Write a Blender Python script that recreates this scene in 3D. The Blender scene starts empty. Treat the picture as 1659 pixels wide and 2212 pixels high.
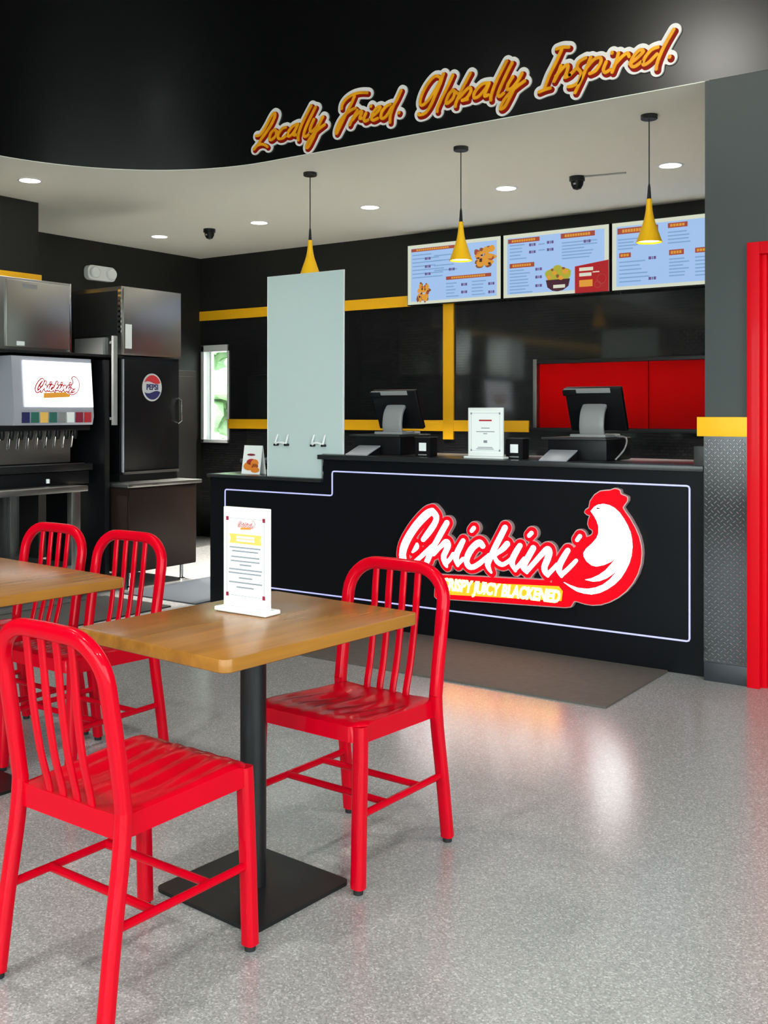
import bpy, bmesh, math, random
import numpy as np
from mathutils import Vector, Matrix
from mathutils.geometry import delaunay_2d_cdt

random.seed(7)
R = math.radians
SC = bpy.context.scene
COL = SC.collection

# ------------------------------------------------------------------ camera
cam_d = bpy.data.cameras.new('camera')
cam = bpy.data.objects.new('camera', cam_d)
COL.objects.link(cam)
cam.location = (0.0, 0.0, 1.35)
cam.rotation_euler = (R(90), 0, R(35))
cam_d.sensor_fit = 'VERTICAL'
cam_d.sensor_height = 24.0
cam_d.lens = 24.0 * 2245.0 / 2212.0
cam_d.shift_y = -(1106.0 - 890.0) / 2212.0
cam_d.clip_start = 0.02
SC.camera = cam

# ------------------------------------------------------------------ world, daylight, exposure
world = bpy.data.worlds.new('daylight')
SC.world = world
world.use_nodes = True
wn = world.node_tree
wn.nodes['Background'].inputs[0].default_value = (0.93, 0.97, 1.0, 1)
wn.nodes['Background'].inputs[1].default_value = 9.0
SC.view_settings.view_transform = 'Standard'
SC.view_settings.look = 'None'
SC.view_settings.gamma = 1.0
SC.view_settings.use_curve_mapping = False
SC.view_settings.exposure = 0.24


def portal(name, loc, rot, sx, sy):
    """The window opening, told to the renderer as a portal for the sky outside."""
    l = bpy.data.lights.new(name, 'AREA')
    l.shape = 'RECTANGLE'
    l.size, l.size_y = sx, sy
    l.cycles.is_portal = True
    o = bpy.data.objects.new(name, l)
    COL.objects.link(o)
    o.location, o.rotation_euler = loc, rot


REAR_Y, SIDE_X, HALL_Z, SOFFIT_Z = -3.4, 3.6, 4.3, 3.015
REAR_WIN = [(-4.6, -2.9), (-2.6, -0.9), (-0.6, 1.1), (1.4, 3.1)]
SIDE_WIN = [(-2.9, -1.1), (-0.8, 1.0), (1.3, 3.1)]
WIN_Z = (0.35, 3.9)
for a, b in REAR_WIN:
    portal('window_daylight', ((a + b) / 2, REAR_Y + 0.01, sum(WIN_Z) / 2), (R(90), 0, 0), b - a, WIN_Z[1] - WIN_Z[0])
for a, b in SIDE_WIN:
    portal('window_daylight', (SIDE_X - 0.01, (a + b) / 2, sum(WIN_Z) / 2), (R(90), 0, R(90)), b - a, WIN_Z[1] - WIN_Z[0])
portal('window_daylight', (-7.90, 8.11, 1.54), (R(-90), 0, 0), 0.40, 1.02)
sun = bpy.data.lights.new('sun', 'SUN')
sun.energy, sun.angle, sun.color = 14.0, R(1.0), (1.0, 0.96, 0.88)
sun_o = bpy.data.objects.new('sun', sun)
COL.objects.link(sun_o)
sun_o.rotation_euler = Vector((0.18, 0.42, -0.90)).to_track_quat('-Z', 'Y').to_euler()


# ------------------------------------------------------------------ materials
def nodes_of(name):
    m = bpy.data.materials.new(name)
    m.use_nodes = True
    nt = m.node_tree
    return m, nt, nt.nodes['Principled BSDF']


def lin(c):
    return tuple(((v / 255) / 12.92 if v / 255 <= 0.04045 else ((v / 255 + 0.055) / 1.055) ** 2.4) for v in c)


def mat(name, col, rough=0.5, metal=0.0, coat=0.0, bump=0.0, bscale=200.0, var=0.0, vscale=6.0, spec=0.5):
    m, nt, b = nodes_of(name)
    b.inputs['Base Color'].default_value = (*col, 1)
    b.inputs['Roughness'].default_value = rough
    b.inputs['Metallic'].default_value = metal
    b.inputs['Coat Weight'].default_value = coat
    b.inputs['Coat Roughness'].default_value = 0.08
    b.inputs['Specular IOR Level'].default_value = spec
    tc = nt.nodes.new('ShaderNodeTexCoord')
    if var:
        n = nt.nodes.new('ShaderNodeTexNoise')
        n.inputs['Scale'].default_value = vscale
        n.inputs['Detail'].default_value = 4
        nt.links.new(tc.outputs['Object'], n.inputs['Vector'])
        r = nt.nodes.new('ShaderNodeValToRGB')
        r.color_ramp.elements[0].position, r.color_ramp.elements[1].position = 0.3, 0.7
        r.color_ramp.elements[0].color = (*[c * (1 - var) for c in col], 1)
        r.color_ramp.elements[1].color = (*[min(1, c * (1 + var)) for c in col], 1)
        nt.links.new(n.outputs['Fac'], r.inputs['Fac'])
        nt.links.new(r.outputs['Color'], b.inputs['Base Color'])
    if bump:
        n = nt.nodes.new('ShaderNodeTexNoise')
        n.inputs['Scale'].default_value = bscale
        nt.links.new(tc.outputs['Object'], n.inputs['Vector'])
        bp = nt.nodes.new('ShaderNodeBump')
        bp.inputs['Strength'].default_value = bump
        bp.inputs['Distance'].default_value = 0.002
        nt.links.new(n.outputs['Fac'], bp.inputs['Height'])
        nt.links.new(bp.outputs['Normal'], b.inputs['Normal'])
    return m


def glow(name, col, strength, base=None, rough=0.3, spec=0.1):
    m, nt, b = nodes_of(name)
    b.inputs['Base Color'].default_value = (*(base or col), 1)
    b.inputs['Roughness'].default_value = rough
    b.inputs['Specular IOR Level'].default_value = spec
    b.inputs['Emission Color'].default_value = (*col, 1)
    b.inputs['Emission Strength'].default_value = strength
    return m


def floor_material():
    m, nt, b = nodes_of('flecked_epoxy_floor')
    tc = nt.nodes.new('ShaderNodeTexCoord')
    v = nt.nodes.new('ShaderNodeTexVoronoi')
    v.inputs['Scale'].default_value = 230
    nt.links.new(tc.outputs['Object'], v.inputs['Vector'])
    sep = nt.nodes.new('ShaderNodeSeparateColor')
    nt.links.new(v.outputs['Color'], sep.inputs[0])
    r = nt.nodes.new('ShaderNodeValToRGB')
    e = r.color_ramp.elements
    e[0].position, e[0].color = 0.0, (0.21, 0.21, 0.21, 1)
    e[1].position, e[1].color = 1.0, (0.47, 0.47, 0.46, 1)
    for p, c in ((0.3, 0.265), (0.8, 0.325)):
        k = e.new(p)
        k.color = (c, c, c * 0.99, 1)
    nt.links.new(sep.outputs[0], r.inputs['Fac'])
    nt.links.new(r.outputs['Color'], b.inputs['Base Color'])
    b.inputs['Roughness'].default_value = 0.21
    b.inputs['Specular IOR Level'].default_value = 0.6
    n = nt.nodes.new('ShaderNodeTexNoise')
    n.inputs['Scale'].default_value = 90
    n.inputs['Detail'].default_value = 2
    nt.links.new(tc.outputs['Object'], n.inputs['Vector'])
    bp = nt.nodes.new('ShaderNodeBump')
    bp.inputs['Strength'].default_value = 0.08
    bp.inputs['Distance'].default_value = 0.003
    nt.links.new(n.outputs['Fac'], bp.inputs['Height'])
    nt.links.new(bp.outputs['Normal'], b.inputs['Normal'])
    return m


def mosaic_material():
    """Small glossy black mosaic: pieces a few millimetres wide, far away."""
    m, nt, b = nodes_of('black_mosaic_tile')
    tc = nt.nodes.new('ShaderNodeTexCoord')
    mp = nt.nodes.new('ShaderNodeMapping')
    mp.inputs['Rotation'].default_value = (R(90), 0, 0)
    nt.links.new(tc.outputs['Object'], mp.inputs['Vector'])
    br = nt.nodes.new('ShaderNodeTexBrick')
    br.inputs['Scale'].default_value = 1.0
    br.inputs['Brick Width'].default_value = 0.05
    br.inputs['Row Height'].default_value = 0.025
    br.inputs['Mortar Size'].default_value = 0.0022
    br.inputs['Color1'].default_value = (0.010, 0.010, 0.011, 1)
    br.inputs['Color2'].default_value = (0.016, 0.016, 0.017, 1)
    br.inputs['Mortar'].default_value = (0.004, 0.004, 0.004, 1)
    nt.links.new(mp.outputs['Vector'], br.inputs['Vector'])
    nt.links.new(br.outputs['Color'], b.inputs['Base Color'])
    bp = nt.nodes.new('ShaderNodeBump')
    bp.invert = True
    bp.inputs['Strength'].default_value = 0.10
    bp.inputs['Distance'].default_value = 0.001
    nt.links.new(br.outputs['Fac'], bp.inputs['Height'])
    nt.links.new(bp.outputs['Normal'], b.inputs['Normal'])
    b.inputs['Roughness'].default_value = 0.07
    b.inputs['Specular IOR Level'].default_value = 0.65
    return m


def wood_material():
    m, nt, b = nodes_of('oak_laminate')
    tc = nt.nodes.new('ShaderNodeTexCoord')
    mp = nt.nodes.new('ShaderNodeMapping')
    mp.inputs['Scale'].default_value = (14, 1.1, 14)
    nt.links.new(tc.outputs['Object'], mp.inputs['Vector'])
    n = nt.nodes.new('ShaderNodeTexNoise')
    n.inputs['Scale'].default_value = 1.6
    n.inputs['Detail'].default_value = 3.5
    n.inputs['Roughness'].default_value = 0.6
    nt.links.new(mp.outputs['Vector'], n.inputs['Vector'])
    # staves of a slightly different tone, running along the grain
    sx = nt.nodes.new('ShaderNodeSeparateXYZ')
    nt.links.new(tc.outputs['Object'], sx.inputs[0])
    mul = nt.nodes.new('ShaderNodeMath')
    mul.operation = 'MULTIPLY'
    mul.inputs[1].default_value = 11.0
    nt.links.new(sx.outputs['X'], mul.inputs[0])
    fl = nt.nodes.new('ShaderNodeMath')
    fl.operation = 'FLOOR'
    nt.links.new(mul.outputs[0], fl.inputs[0])
    wn_ = nt.nodes.new('ShaderNodeTexWhiteNoise')
    wn_.noise_dimensions = '1D'
    nt.links.new(fl.outputs[0], wn_.inputs['W'])
    ad = nt.nodes.new('ShaderNodeMath')
    ad.operation = 'MULTIPLY_ADD'
    ad.inputs[1].default_value = 0.13
    nt.links.new(wn_.outputs['Value'], ad.inputs[0])
    nt.links.new(n.outputs['Fac'], ad.inputs[2])
    r = nt.nodes.new('ShaderNodeValToRGB')
    e = r.color_ramp.elements
    e[0].position, e[0].color = 0.30, (0.20, 0.080, 0.013, 1)
    e[1].position, e[1].color = 0.90, (0.36, 0.155, 0.028, 1)
    nt.links.new(ad.outputs[0], r.inputs['Fac'])
    nt.links.new(r.outputs['Color'], b.inputs['Base Color'])
    b.inputs['Roughness'].default_value = 0.24
    b.inputs['Specular IOR Level'].default_value = 0.3
    return m


def steel_material(name, col, rough):
    m, nt, b = nodes_of(name)
    b.inputs['Base Color'].default_value = (*col, 1)
    b.inputs['Metallic'].default_value = 1.0
    b.inputs['Roughness'].default_value = rough
    tc = nt.nodes.new('ShaderNodeTexCoord')
    mp = nt.nodes.new('ShaderNodeMapping')
    mp.inputs['Scale'].default_value = (300, 300, 4)
    nt.links.new(tc.outputs['Object'], mp.inputs['Vector'])
    n = nt.nodes.new('ShaderNodeTexNoise')
    nt.links.new(mp.outputs['Vector'], n.inputs['Vector'])
    bp = nt.nodes.new('ShaderNodeBump')
    bp.inputs['Strength'].default_value = 0.06
    bp.inputs['Distance'].default_value = 0.001
    nt.links.new(n.outputs['Fac'], bp.inputs['Height'])
    nt.links.new(bp.outputs['Normal'], b.inputs['Normal'])
    return m


def frosted_material():
    m, nt, b = nodes_of('frosted_glass')
    b.inputs['Base Color'].default_value = (0.76, 0.86, 0.85, 1)
    b.inputs['Roughness'].default_value = 0.35
    tr = nt.nodes.new('ShaderNodeBsdfTranslucent')
    tr.inputs['Color'].default_value = (0.75, 0.88, 0.88, 1)
    mx = nt.nodes.new('ShaderNodeMixShader')
    mx.inputs[0].default_value = 0.45
    out = nt.nodes['Material Output']
    nt.links.new(b.outputs[0], mx.inputs[1])
    nt.links.new(tr.outputs[0], mx.inputs[2])
    nt.links.new(mx.outputs[0], out.inputs['Surface'])
    return m


def clear_glass(name, tint=(0.95, 1, 0.98)):
    """Thin pane: see-through with a faint mirror image."""
    m, nt, b = nodes_of(name)
    b.inputs['Base Color'].default_value = (*tint, 1)
    b.inputs['Roughness'].default_value = 0.02
    b.inputs['Transmission Weight'].default_value = 1.0
    b.inputs['IOR'].default_value = 1.45
    t = nt.nodes.new('ShaderNodeBsdfTransparent')
    t.inputs['Color'].default_value = (*tint, 1)
    gl = nt.nodes.new('ShaderNodeBsdfGlossy')
    gl.inputs['Roughness'].default_value = 0.02
    mx = nt.nodes.new('ShaderNodeMixShader')
    mx.inputs[0].default_value = 0.06
    nt.links.new(t.outputs[0], mx.inputs[1])
    nt.links.new(gl.outputs[0], mx.inputs[2])
    nt.links.new(mx.outputs[0], nt.nodes['Material Output'].inputs['Surface'])
    return m


M = dict(
    floor=floor_material(), mosaic=mosaic_material(), wood=wood_material(), frosted=frosted_material(),
    pane=clear_glass('window_pane_glass'), clear=clear_glass('clear_acrylic'),
    ceiling=mat('white_ceiling_paint', (0.82, 0.82, 0.73), 0.75),
    hall_ceiling=mat('black_ceiling_paint', (0.012, 0.012, 0.012), 0.8),
    black_wall=mat('black_satin_wall_paint', (0.004, 0.004, 0.004), 0.27, bump=0.03, bscale=25, spec=0.35),
    grey_wall=mat('charcoal_wall_paint', (0.043, 0.050, 0.049), 0.45, spec=0.3),
    black_matt=mat('black_matt_wall_paint', (0.009, 0.009, 0.008), 0.6, spec=0.25),
    pale_wall=mat('pale_grey_wall_paint', (0.45, 0.45, 0.44), 0.7),
    yellow=mat('yellow_trim_paint', (0.95, 0.47, 0.008), 0.45, spec=0.3),
    red_paint=mat('red_door_paint', (0.62, 0.001, 0.008), 0.40, coat=0.05, spec=0.12),
    red_panel=mat('red_kitchen_panel', (0.48, 0.0006, 0.001), 0.5, spec=0.04),
    red_metal=mat('red_powder_coated_metal', (0.50, 0.0004, 0.010), 0.26, coat=0.22, var=0.05, vscale=3, spec=0.06),
    black_metal=mat('black_powder_coated_metal', (0.008, 0.008, 0.009), 0.38, spec=0.28),
    rubber=mat('black_rubber', (0.008, 0.008, 0.008), 0.7),
    mat_grey=mat('dark_grey_ribbed_mat', (0.085, 0.073, 0.063), 0.75, bump=0.7, bscale=260, var=0.12, vscale=30),
    shade_blue=mat('blue_grey_floor_shade', (0.030, 0.038, 0.050), 0.6, bump=0.3, bscale=200),
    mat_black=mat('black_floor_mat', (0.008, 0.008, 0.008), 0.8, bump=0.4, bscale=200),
    counter=mat('charcoal_counter_laminate', (0.004, 0.0045, 0.006), 0.36, spec=0.12),
    counter_top=mat('dark_stone_worktop', (0.016, 0.017, 0.018), 0.28, var=0.3, vscale=120),
    plate=mat('polished_tread_plate', (0.055, 0.055, 0.058), 0.16, metal=1.0),
    plate_lug=mat('tread_lug_highlight', (0.26, 0.26, 0.27), 0.22, metal=1.0),  # highlights on the lugs put into a paler metal colour
    base_dark=mat('dark_vinyl_baseboard', (0.022, 0.026, 0.032), 0.35),
    steel=steel_material('brushed_stainless_steel', (0.50, 0.49, 0.47), 0.30),
    steel_dark=steel_material('dull_stainless_steel', (0.28, 0.28, 0.27), 0.38),
    silver=mat('silver_plastic', (0.46, 0.47, 0.53), 0.3, metal=0.3),
    chrome=mat('chrome', (0.75, 0.75, 0.75), 0.12, metal=1.0),
    brown=mat('dark_brown_cabinet_laminate', (0.018, 0.011, 0.009), 0.4, spec=0.15),
    black_plastic=mat('black_plastic', (0.005, 0.005, 0.006), 0.35, spec=0.2),
    grey_plastic=mat('grey_plastic', (0.24, 0.24, 0.24), 0.4),
    dark_grey=mat('dark_grey_enamel', (0.028, 0.028, 0.027), 0.4, spec=0.3),
    white_plastic=mat('white_plastic', (0.78, 0.79, 0.78), 0.35),
    paper=mat('white_printed_card', (0.86, 0.88, 0.87), 0.45),
    ink_red=mat('red_print', (0.45, 0.02, 0.03), 0.5),
    ink_maroon=mat('maroon_print', (0.22, 0.005, 0.03), 0.5),
    ink_gold=mat('gold_print', (0.80, 0.48, 0.10), 0.5),
    ink_grey=mat('grey_print', (0.23, 0.25, 0.28), 0.5),
    ink_navy=mat('navy_print', (0.012, 0.012, 0.09), 0.5),
    ink_green=mat('green_print', (0.02, 0.12, 0.09), 0.5),
    ink_orange=mat('orange_print', (0.75, 0.22, 0.02), 0.5),
    ink_white=mat('white_print', (0.55, 0.55, 0.55), 0.5),
    ink_brown=mat('brown_print', (0.30, 0.11, 0.02), 0.5),
    sign_white=mat('white_sign_board', (0.86, 0.80, 0.77), 0.4),
    sign_red=mat('dark_red_sign_layer', (0.26, 0.008, 0.003), 0.5, spec=0.1),
    sign_yellow=mat('amber_sign_face', (0.95, 0.36, 0.010), 0.4, var=0.20, vscale=11, spec=0.2),
    lamp_yellow=mat('hammered_yellow_enamel', (1.0, 0.52, 0.006), 0.5, coat=0.05, spec=0.3, bump=0.8, bscale=60),
    lamp_glow=glow('lit_lamp_diffuser', (1.0, 0.93, 0.78), 9.0),
    down_glow=glow('lit_downlight_diffuser', (1.0, 0.97, 0.90), 14.0),
    neon=glow('lit_lavender_led_strip', (0.30, 0.30, 0.80), 0.62, base=(0.5, 0.5, 0.6)),
    logo_white=glow('lit_white_sign_acrylic', (1.0, 0.95, 0.95), 3.2, base=(0.8, 0.8, 0.8)),
    logo_red=glow('lit_red_sign_acrylic', (1.0, 0.0, 0.008), 0.70, base=(0.22, 0.0, 0.004), rough=0.6),
    logo_orange=glow('lit_orange_sign_acrylic', (1.0, 0.115, 0.005), 4.2, base=(0.6, 0.1, 0.01)),
    logo_cream=glow('lit_cream_sign_acrylic', (1.0, 0.56, 0.12), 5.0, base=(0.8, 0.6, 0.3)),
    sign_return=mat('silver_pink_sign_edge', (0.62, 0.42, 0.42), 0.35, metal=0.4),
    scr_white=glow('lit_white_screen', (0.95, 0.97, 1.0), 1.7, base=(0.1, 0.1, 0.1)),
    scr_blue=glow('lit_pale_blue_menu_screen', (0.36, 0.55, 0.87), 0.80, base=(0.02, 0.02, 0.02)),
    scr_edge=glow('lit_cream_menu_border', (0.66, 0.70, 0.56), 0.80, base=(0.02, 0.02, 0.02)),
    scr_text=glow('lit_menu_text', (0.20, 0.37, 0.62), 0.80, base=(0.02, 0.02, 0.02)),
    scr_price=glow('lit_menu_price', (0.13, 0.08, 0.24), 0.80, base=(0.02, 0.02, 0.02)),
    scr_head=glow('lit_menu_heading', (0.36, 0.06, 0.035), 0.80, base=(0.02, 0.02, 0.02)),
    scr_gold=glow('lit_menu_gold', (0.72, 0.32, 0.03), 0.80, base=(0.02, 0.02, 0.02)),
    scr_red=glow('lit_menu_red', (0.40, 0.002, 0.008), 0.80, base=(0.02, 0.02, 0.02)),
    scr_green=glow('lit_menu_green', (0.40, 0.40, 0.03), 0.80, base=(0.02, 0.02, 0.02)),
    scr_dark=glow('lit_menu_dark', (0.05, 0.005, 0.02), 0.80, base=(0.02, 0.02, 0.02)),
    scr_brown=glow('lit_menu_brown', (0.24, 0.07, 0.02), 0.80, base=(0.02, 0.02, 0.02)),
    pale_bounce=mat('pale_bounce_sheet', (0.62, 0.61, 0.57), 0.5),
    leaf=mat('hedge_leaf', (0.26, 0.40, 0.22), 0.5, var=0.45, vscale=3),
    bark=mat('tree_bark', (0.12, 0.08, 0.05), 0.8),
    asphalt=mat('outdoor_paving', (0.30, 0.30, 0.28), 0.85, var=0.2, vscale=2),
)


# ------------------------------------------------------------------ mesh helpers
class MB:
    """Collects shapes; build() links them as one mesh object."""

    def __init__(s):
        s.bm = bmesh.new()

    def _take(s, verts, faces):
        vs = [s.bm.verts.new(v) for v in verts]
        out = []
        for f in faces:
            try:
                out.append(s.bm.faces.new([vs[i] for i in f]))
            except ValueError:
                pass
        return vs, out

    def box(s, x0, x1, y0, y1, z0, z1, bevel=0.0, seg=2):
        x0, x1 = min(x0, x1), max(x0, x1)
        y0, y1 = min(y0, y1), max(y0, y1)
        z0, z1 = min(z0, z1), max(z0, z1)
        v = [(x, y, z) for x in (x0, x1) for y in (y0, y1) for z in (z0, z1)]
        f = [(0, 1, 3, 2), (4, 6, 7, 5), (0, 4, 5, 1), (2, 3, 7, 6), (0, 2, 6, 4), (1, 5, 7, 3)]
        vs, fs = s._take(v, f)
        if bevel:
            es = list({e for fc in fs for e in fc.edges})
            bmesh.ops.bevel(s.bm, geom=es, offset=bevel, segments=seg, profile=0.6, affect='EDGES')
        return s

    def lathe(s, prof, c=(0, 0, 0), n=24, axis='z'):
        """prof: list of (radius, height). Radius 0 closes the end."""
        rings = []
        for r, h in prof:
            pts = []
            for i in range(n if r > 1e-6 else 1):
                a = 2 * math.pi * i / n
                p = (r * math.cos(a), r * math.sin(a), h)
                if axis == 'y':
                    p = (p[0], p[2], p[1])
                elif axis == 'x':
                    p = (p[2], p[0], p[1])
                pts.append(s.bm.verts.new((p[0] + c[0], p[1] + c[1], p[2] + c[2])))
            rings.append(pts)
        for a, b in zip(rings, rings[1:]):
            for i in range(n):
                j = (i + 1) % n
                q = [a[i % len(a)], a[j % len(a)], b[j % len(b)], b[i % len(b)]]
                u = []
                for v in q:
                    if v not in u:
                        u.append(v)
                if len(u) >= 3:
                    try:
                        s.bm.faces.new(u)
                    except ValueError:
                        pass
        return s

    def sweep(s, path, w, h=None, up=(0, 0, 1), n=10, caps=True, closed=False, power=2.0):
        """A tube along path with a superelliptic section: w across, h along up (half sizes)."""
        h = w if h is None else h
        P = [Vector(p) for p in path]
        up = Vector(up)
        rings = []
        L = len(P)
        for i, p in enumerate(P):
            a = P[(i - 1) % L] if (closed or i) else P[i]
            b = P[(i + 1) % L] if (closed or i < L - 1) else P[i]
            t = (b - a).normalized()
            side = t.cross(up).normalized()
            nn = side.cross(t).normalized()
            ring = []
            for k in range(n):
                an = 2 * math.pi * (k + 0.5) / n
                ca, sa = math.cos(an), math.sin(an)
                x = math.copysign(abs(ca) ** (2 / power), ca) * w
                y = math.copysign(abs(sa) ** (2 / power), sa) * h
                ring.append(s.bm.verts.new(p + side * x + nn * y))
            rings.append(ring)
        pairs = list(zip(rings, rings[1:])) + ([(rings[-1], rings[0])] if closed else [])
        for a, b in pairs:
            for k in range(n):
                s.bm.faces.new([a[k], a[(k + 1) % n], b[(k + 1) % n], b[k]])
        if caps and not closed:
            s.bm.faces.new(rings[0])
            s.bm.faces.new(rings[-1][::-1])
        return s

    def prism(s, loops, y0, y1, plane='xz'):
        """Outline loops (outer ones and holes) extruded between y0 and y1."""
        verts, edges = [], []
        for l in loops:
            k, m = len(verts), len(l)
            verts += [Vector((p[0], p[1])) for p in l]
            edges += [(k + i, k + (i + 1) % m) for i in range(m)]
        vo, eo, fo, vmap, emap, _ = delaunay_2d_cdt(verts, edges, [], 0, 1e-6)
        segs = np.array([[*verts[i], *verts[j]] for i, j in edges])
        x0, z0, x1, z1 = segs.T

        def inside(c):
            hit = ((z0 > c[1]) != (z1 > c[1]))
            with np.errstate(divide='ignore', invalid='ignore'):
                xc = x0 + (x1 - x0) * (c[1] - z0) / (z1 - z0)
            return int(np.count_nonzero(hit & (c[0] < xc))) % 2 == 1
        fo = [t for t in fo if inside((vo[t[0]] + vo[t[1]] + vo[t[2]]) / 3)]

        def at(p, d):
            return (p.x, d, p.y) if plane == 'xz' else (p.x, p.y, d)
        a = [s.bm.verts.new(at(p, y0)) for p in vo]
        b = [s.bm.verts.new(at(p, y1)) for p in vo]
        for t in fo:
            for vs in (a, b):
                try:
                    s.bm.faces.new([vs[i] for i in t])
                except ValueError:
                    pass
        for e, src in zip(eo, emap):
            if src:
                try:
                    s.bm.faces.new([a[e[0]], a[e[1]], b[e[1]], b[e[0]]])
                except ValueError:
                    pass
        return s

    def ball(s, c, r, sub=2, squash=(1, 1, 1), jitter=0.0):
        g = bmesh.ops.create_icosphere(s.bm, subdivisions=sub, radius=1.0)
        for v in g['verts']:
            k = 1 + random.uniform(-jitter, jitter)
            v.co = Vector((v.co.x * r * squash[0] * k + c[0], v.co.y * r * squash[1] * k + c[1], v.co.z * r * squash[2] * k + c[2]))
        return s

    def mesh(s, name, material, smooth=35):
        bmesh.ops.recalc_face_normals(s.bm, faces=s.bm.faces[:])
        me = bpy.data.meshes.new(name)
        s.bm.to_mesh(me)
        s.bm.free()
        if material is not None:
            me.materials.append(M[material])
        if smooth:
            me.shade_smooth()
            me.set_sharp_from_angle(angle=R(smooth))
        return me

    def build(s, name, material, parent=None, smooth=35, label=None):
        return place(name, s.mesh(name, material, smooth), parent, label)


def place(name, me, parent=None, label=None):
    o = bpy.data.objects.new(name, me)
    COL.objects.link(o)
    if parent is not None:
        o.parent = parent
    if label:
        o['label'] = label
    return o


def tag(o, label, cat, group=None, kind=None):
    o['label'] = label
    o['category'] = cat
    if group:
        o['group'] = group
    if kind:
        o['kind'] = kind
    return o


def thing(name, label, cat, loc=(0, 0, 0), rz=0.0, group=None):
    o = bpy.data.objects.new(name, None)
    o.empty_display_size = 0.1
    COL.objects.link(o)
    o.location = loc
    o.rotation_euler = (0, 0, R(rz))
    return tag(o, label, cat, group)


def struct(name, mb, material, smooth=35, label=None):
    o = mb.build(name, material, None, smooth)
    o['kind'] = 'structure'
    if label:
        o['label'] = label
    return o


def root_struct(name, label=None):
    o = bpy.data.objects.new(name, None)
    COL.objects.link(o)
    o['kind'] = 'structure'
    if label:
        o['label'] = label
    return o


def dup(root, loc, rz, label, group=None):
    """A copy of a thing together with copies of its parts and sub-parts."""
    def cp(o, parent):
        c = o.copy()
        COL.objects.link(c)
        c.parent = parent
        for ch in o.children:
            cp(ch, c)
        return c
    r = root.copy()
    COL.objects.link(r)
    for ch in list(root.children):
        cp(ch, r)
    r.location = loc
    r.rotation_euler = (0, 0, R(rz))
    r['label'] = label
    if group:
        r['group'] = group
    return r


def rrect(x0, x1, y0, y1, r, n=5):
    pts = []
    for cx, cy, a0 in ((x1 - r, y1 - r, 0), (x0 + r, y1 - r, 90), (x0 + r, y0 + r, 180), (x1 - r, y0 + r, 270)):
        for i in range(n + 1):
            a = R(a0 + 90 * i / n)
            pts.append((cx + r * math.cos(a), cy + r * math.sin(a)))
    return pts


def smooth_path(pts, n=6):
    """Catmull-Rom through the points (any dimension)."""
    P = [np.array(p, float) for p in pts]
    if len(P) < 3:
        return [tuple(p) for p in P]
    out = []
    for i in range(len(P) - 1):
        p0, p1, p2, p3 = P[max(i - 1, 0)], P[i], P[i + 1], P[min(i + 2, len(P) - 1)]
        for k in range(n):
            t = k / n
            out.append(tuple(0.5 * (2 * p1 + (p2 - p0) * t + (2 * p0 - 5 * p1 + 4 * p2 - p3) * t * t + (3 * p1 - p0 - 3 * p2 + p3) * t ** 3)))
    out.append(tuple(P[-1]))
    return out


# --- brush lettering: strokes -> outline of their union -----------------------------
def stroke_field(strokes, polys, X, Z):
    D = np.full(X.shape, 9.0)
    for s in strokes:
        for a, b in zip(s, s[1:]):
            ax, az, ar = a
            bx, bz, br = b
            dx, dz = bx - ax, bz - az
            t = np.clip(((X - ax) * dx + (Z - az) * dz) / (dx * dx + dz * dz + 1e-12), 0, 1)
            D = np.minimum(D, np.hypot(X - ax - t * dx, Z - az - t * dz) - (ar + t * (br - ar)))
    for pl in polys:
        d = np.full(X.shape, 9.0)
        ins = np.zeros(X.shape, bool)
        for (ax, az), (bx, bz) in zip(pl, pl[1:] + pl[:1]):
            dx, dz = bx - ax, bz - az
            t = np.clip(((X - ax) * dx + (Z - az) * dz) / (dx * dx + dz * dz + 1e-12), 0, 1)
            d = np.minimum(d, np.hypot(X - ax - t * dx, Z - az - t * dz))
            if bz != az:
                c = ((az > Z) != (bz > Z)) & (X < (bx - ax) * (Z - az) / (bz - az) + ax)
                ins ^= c
        D = np.minimum(D, np.where(ins, -d, d))
    return D


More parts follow.
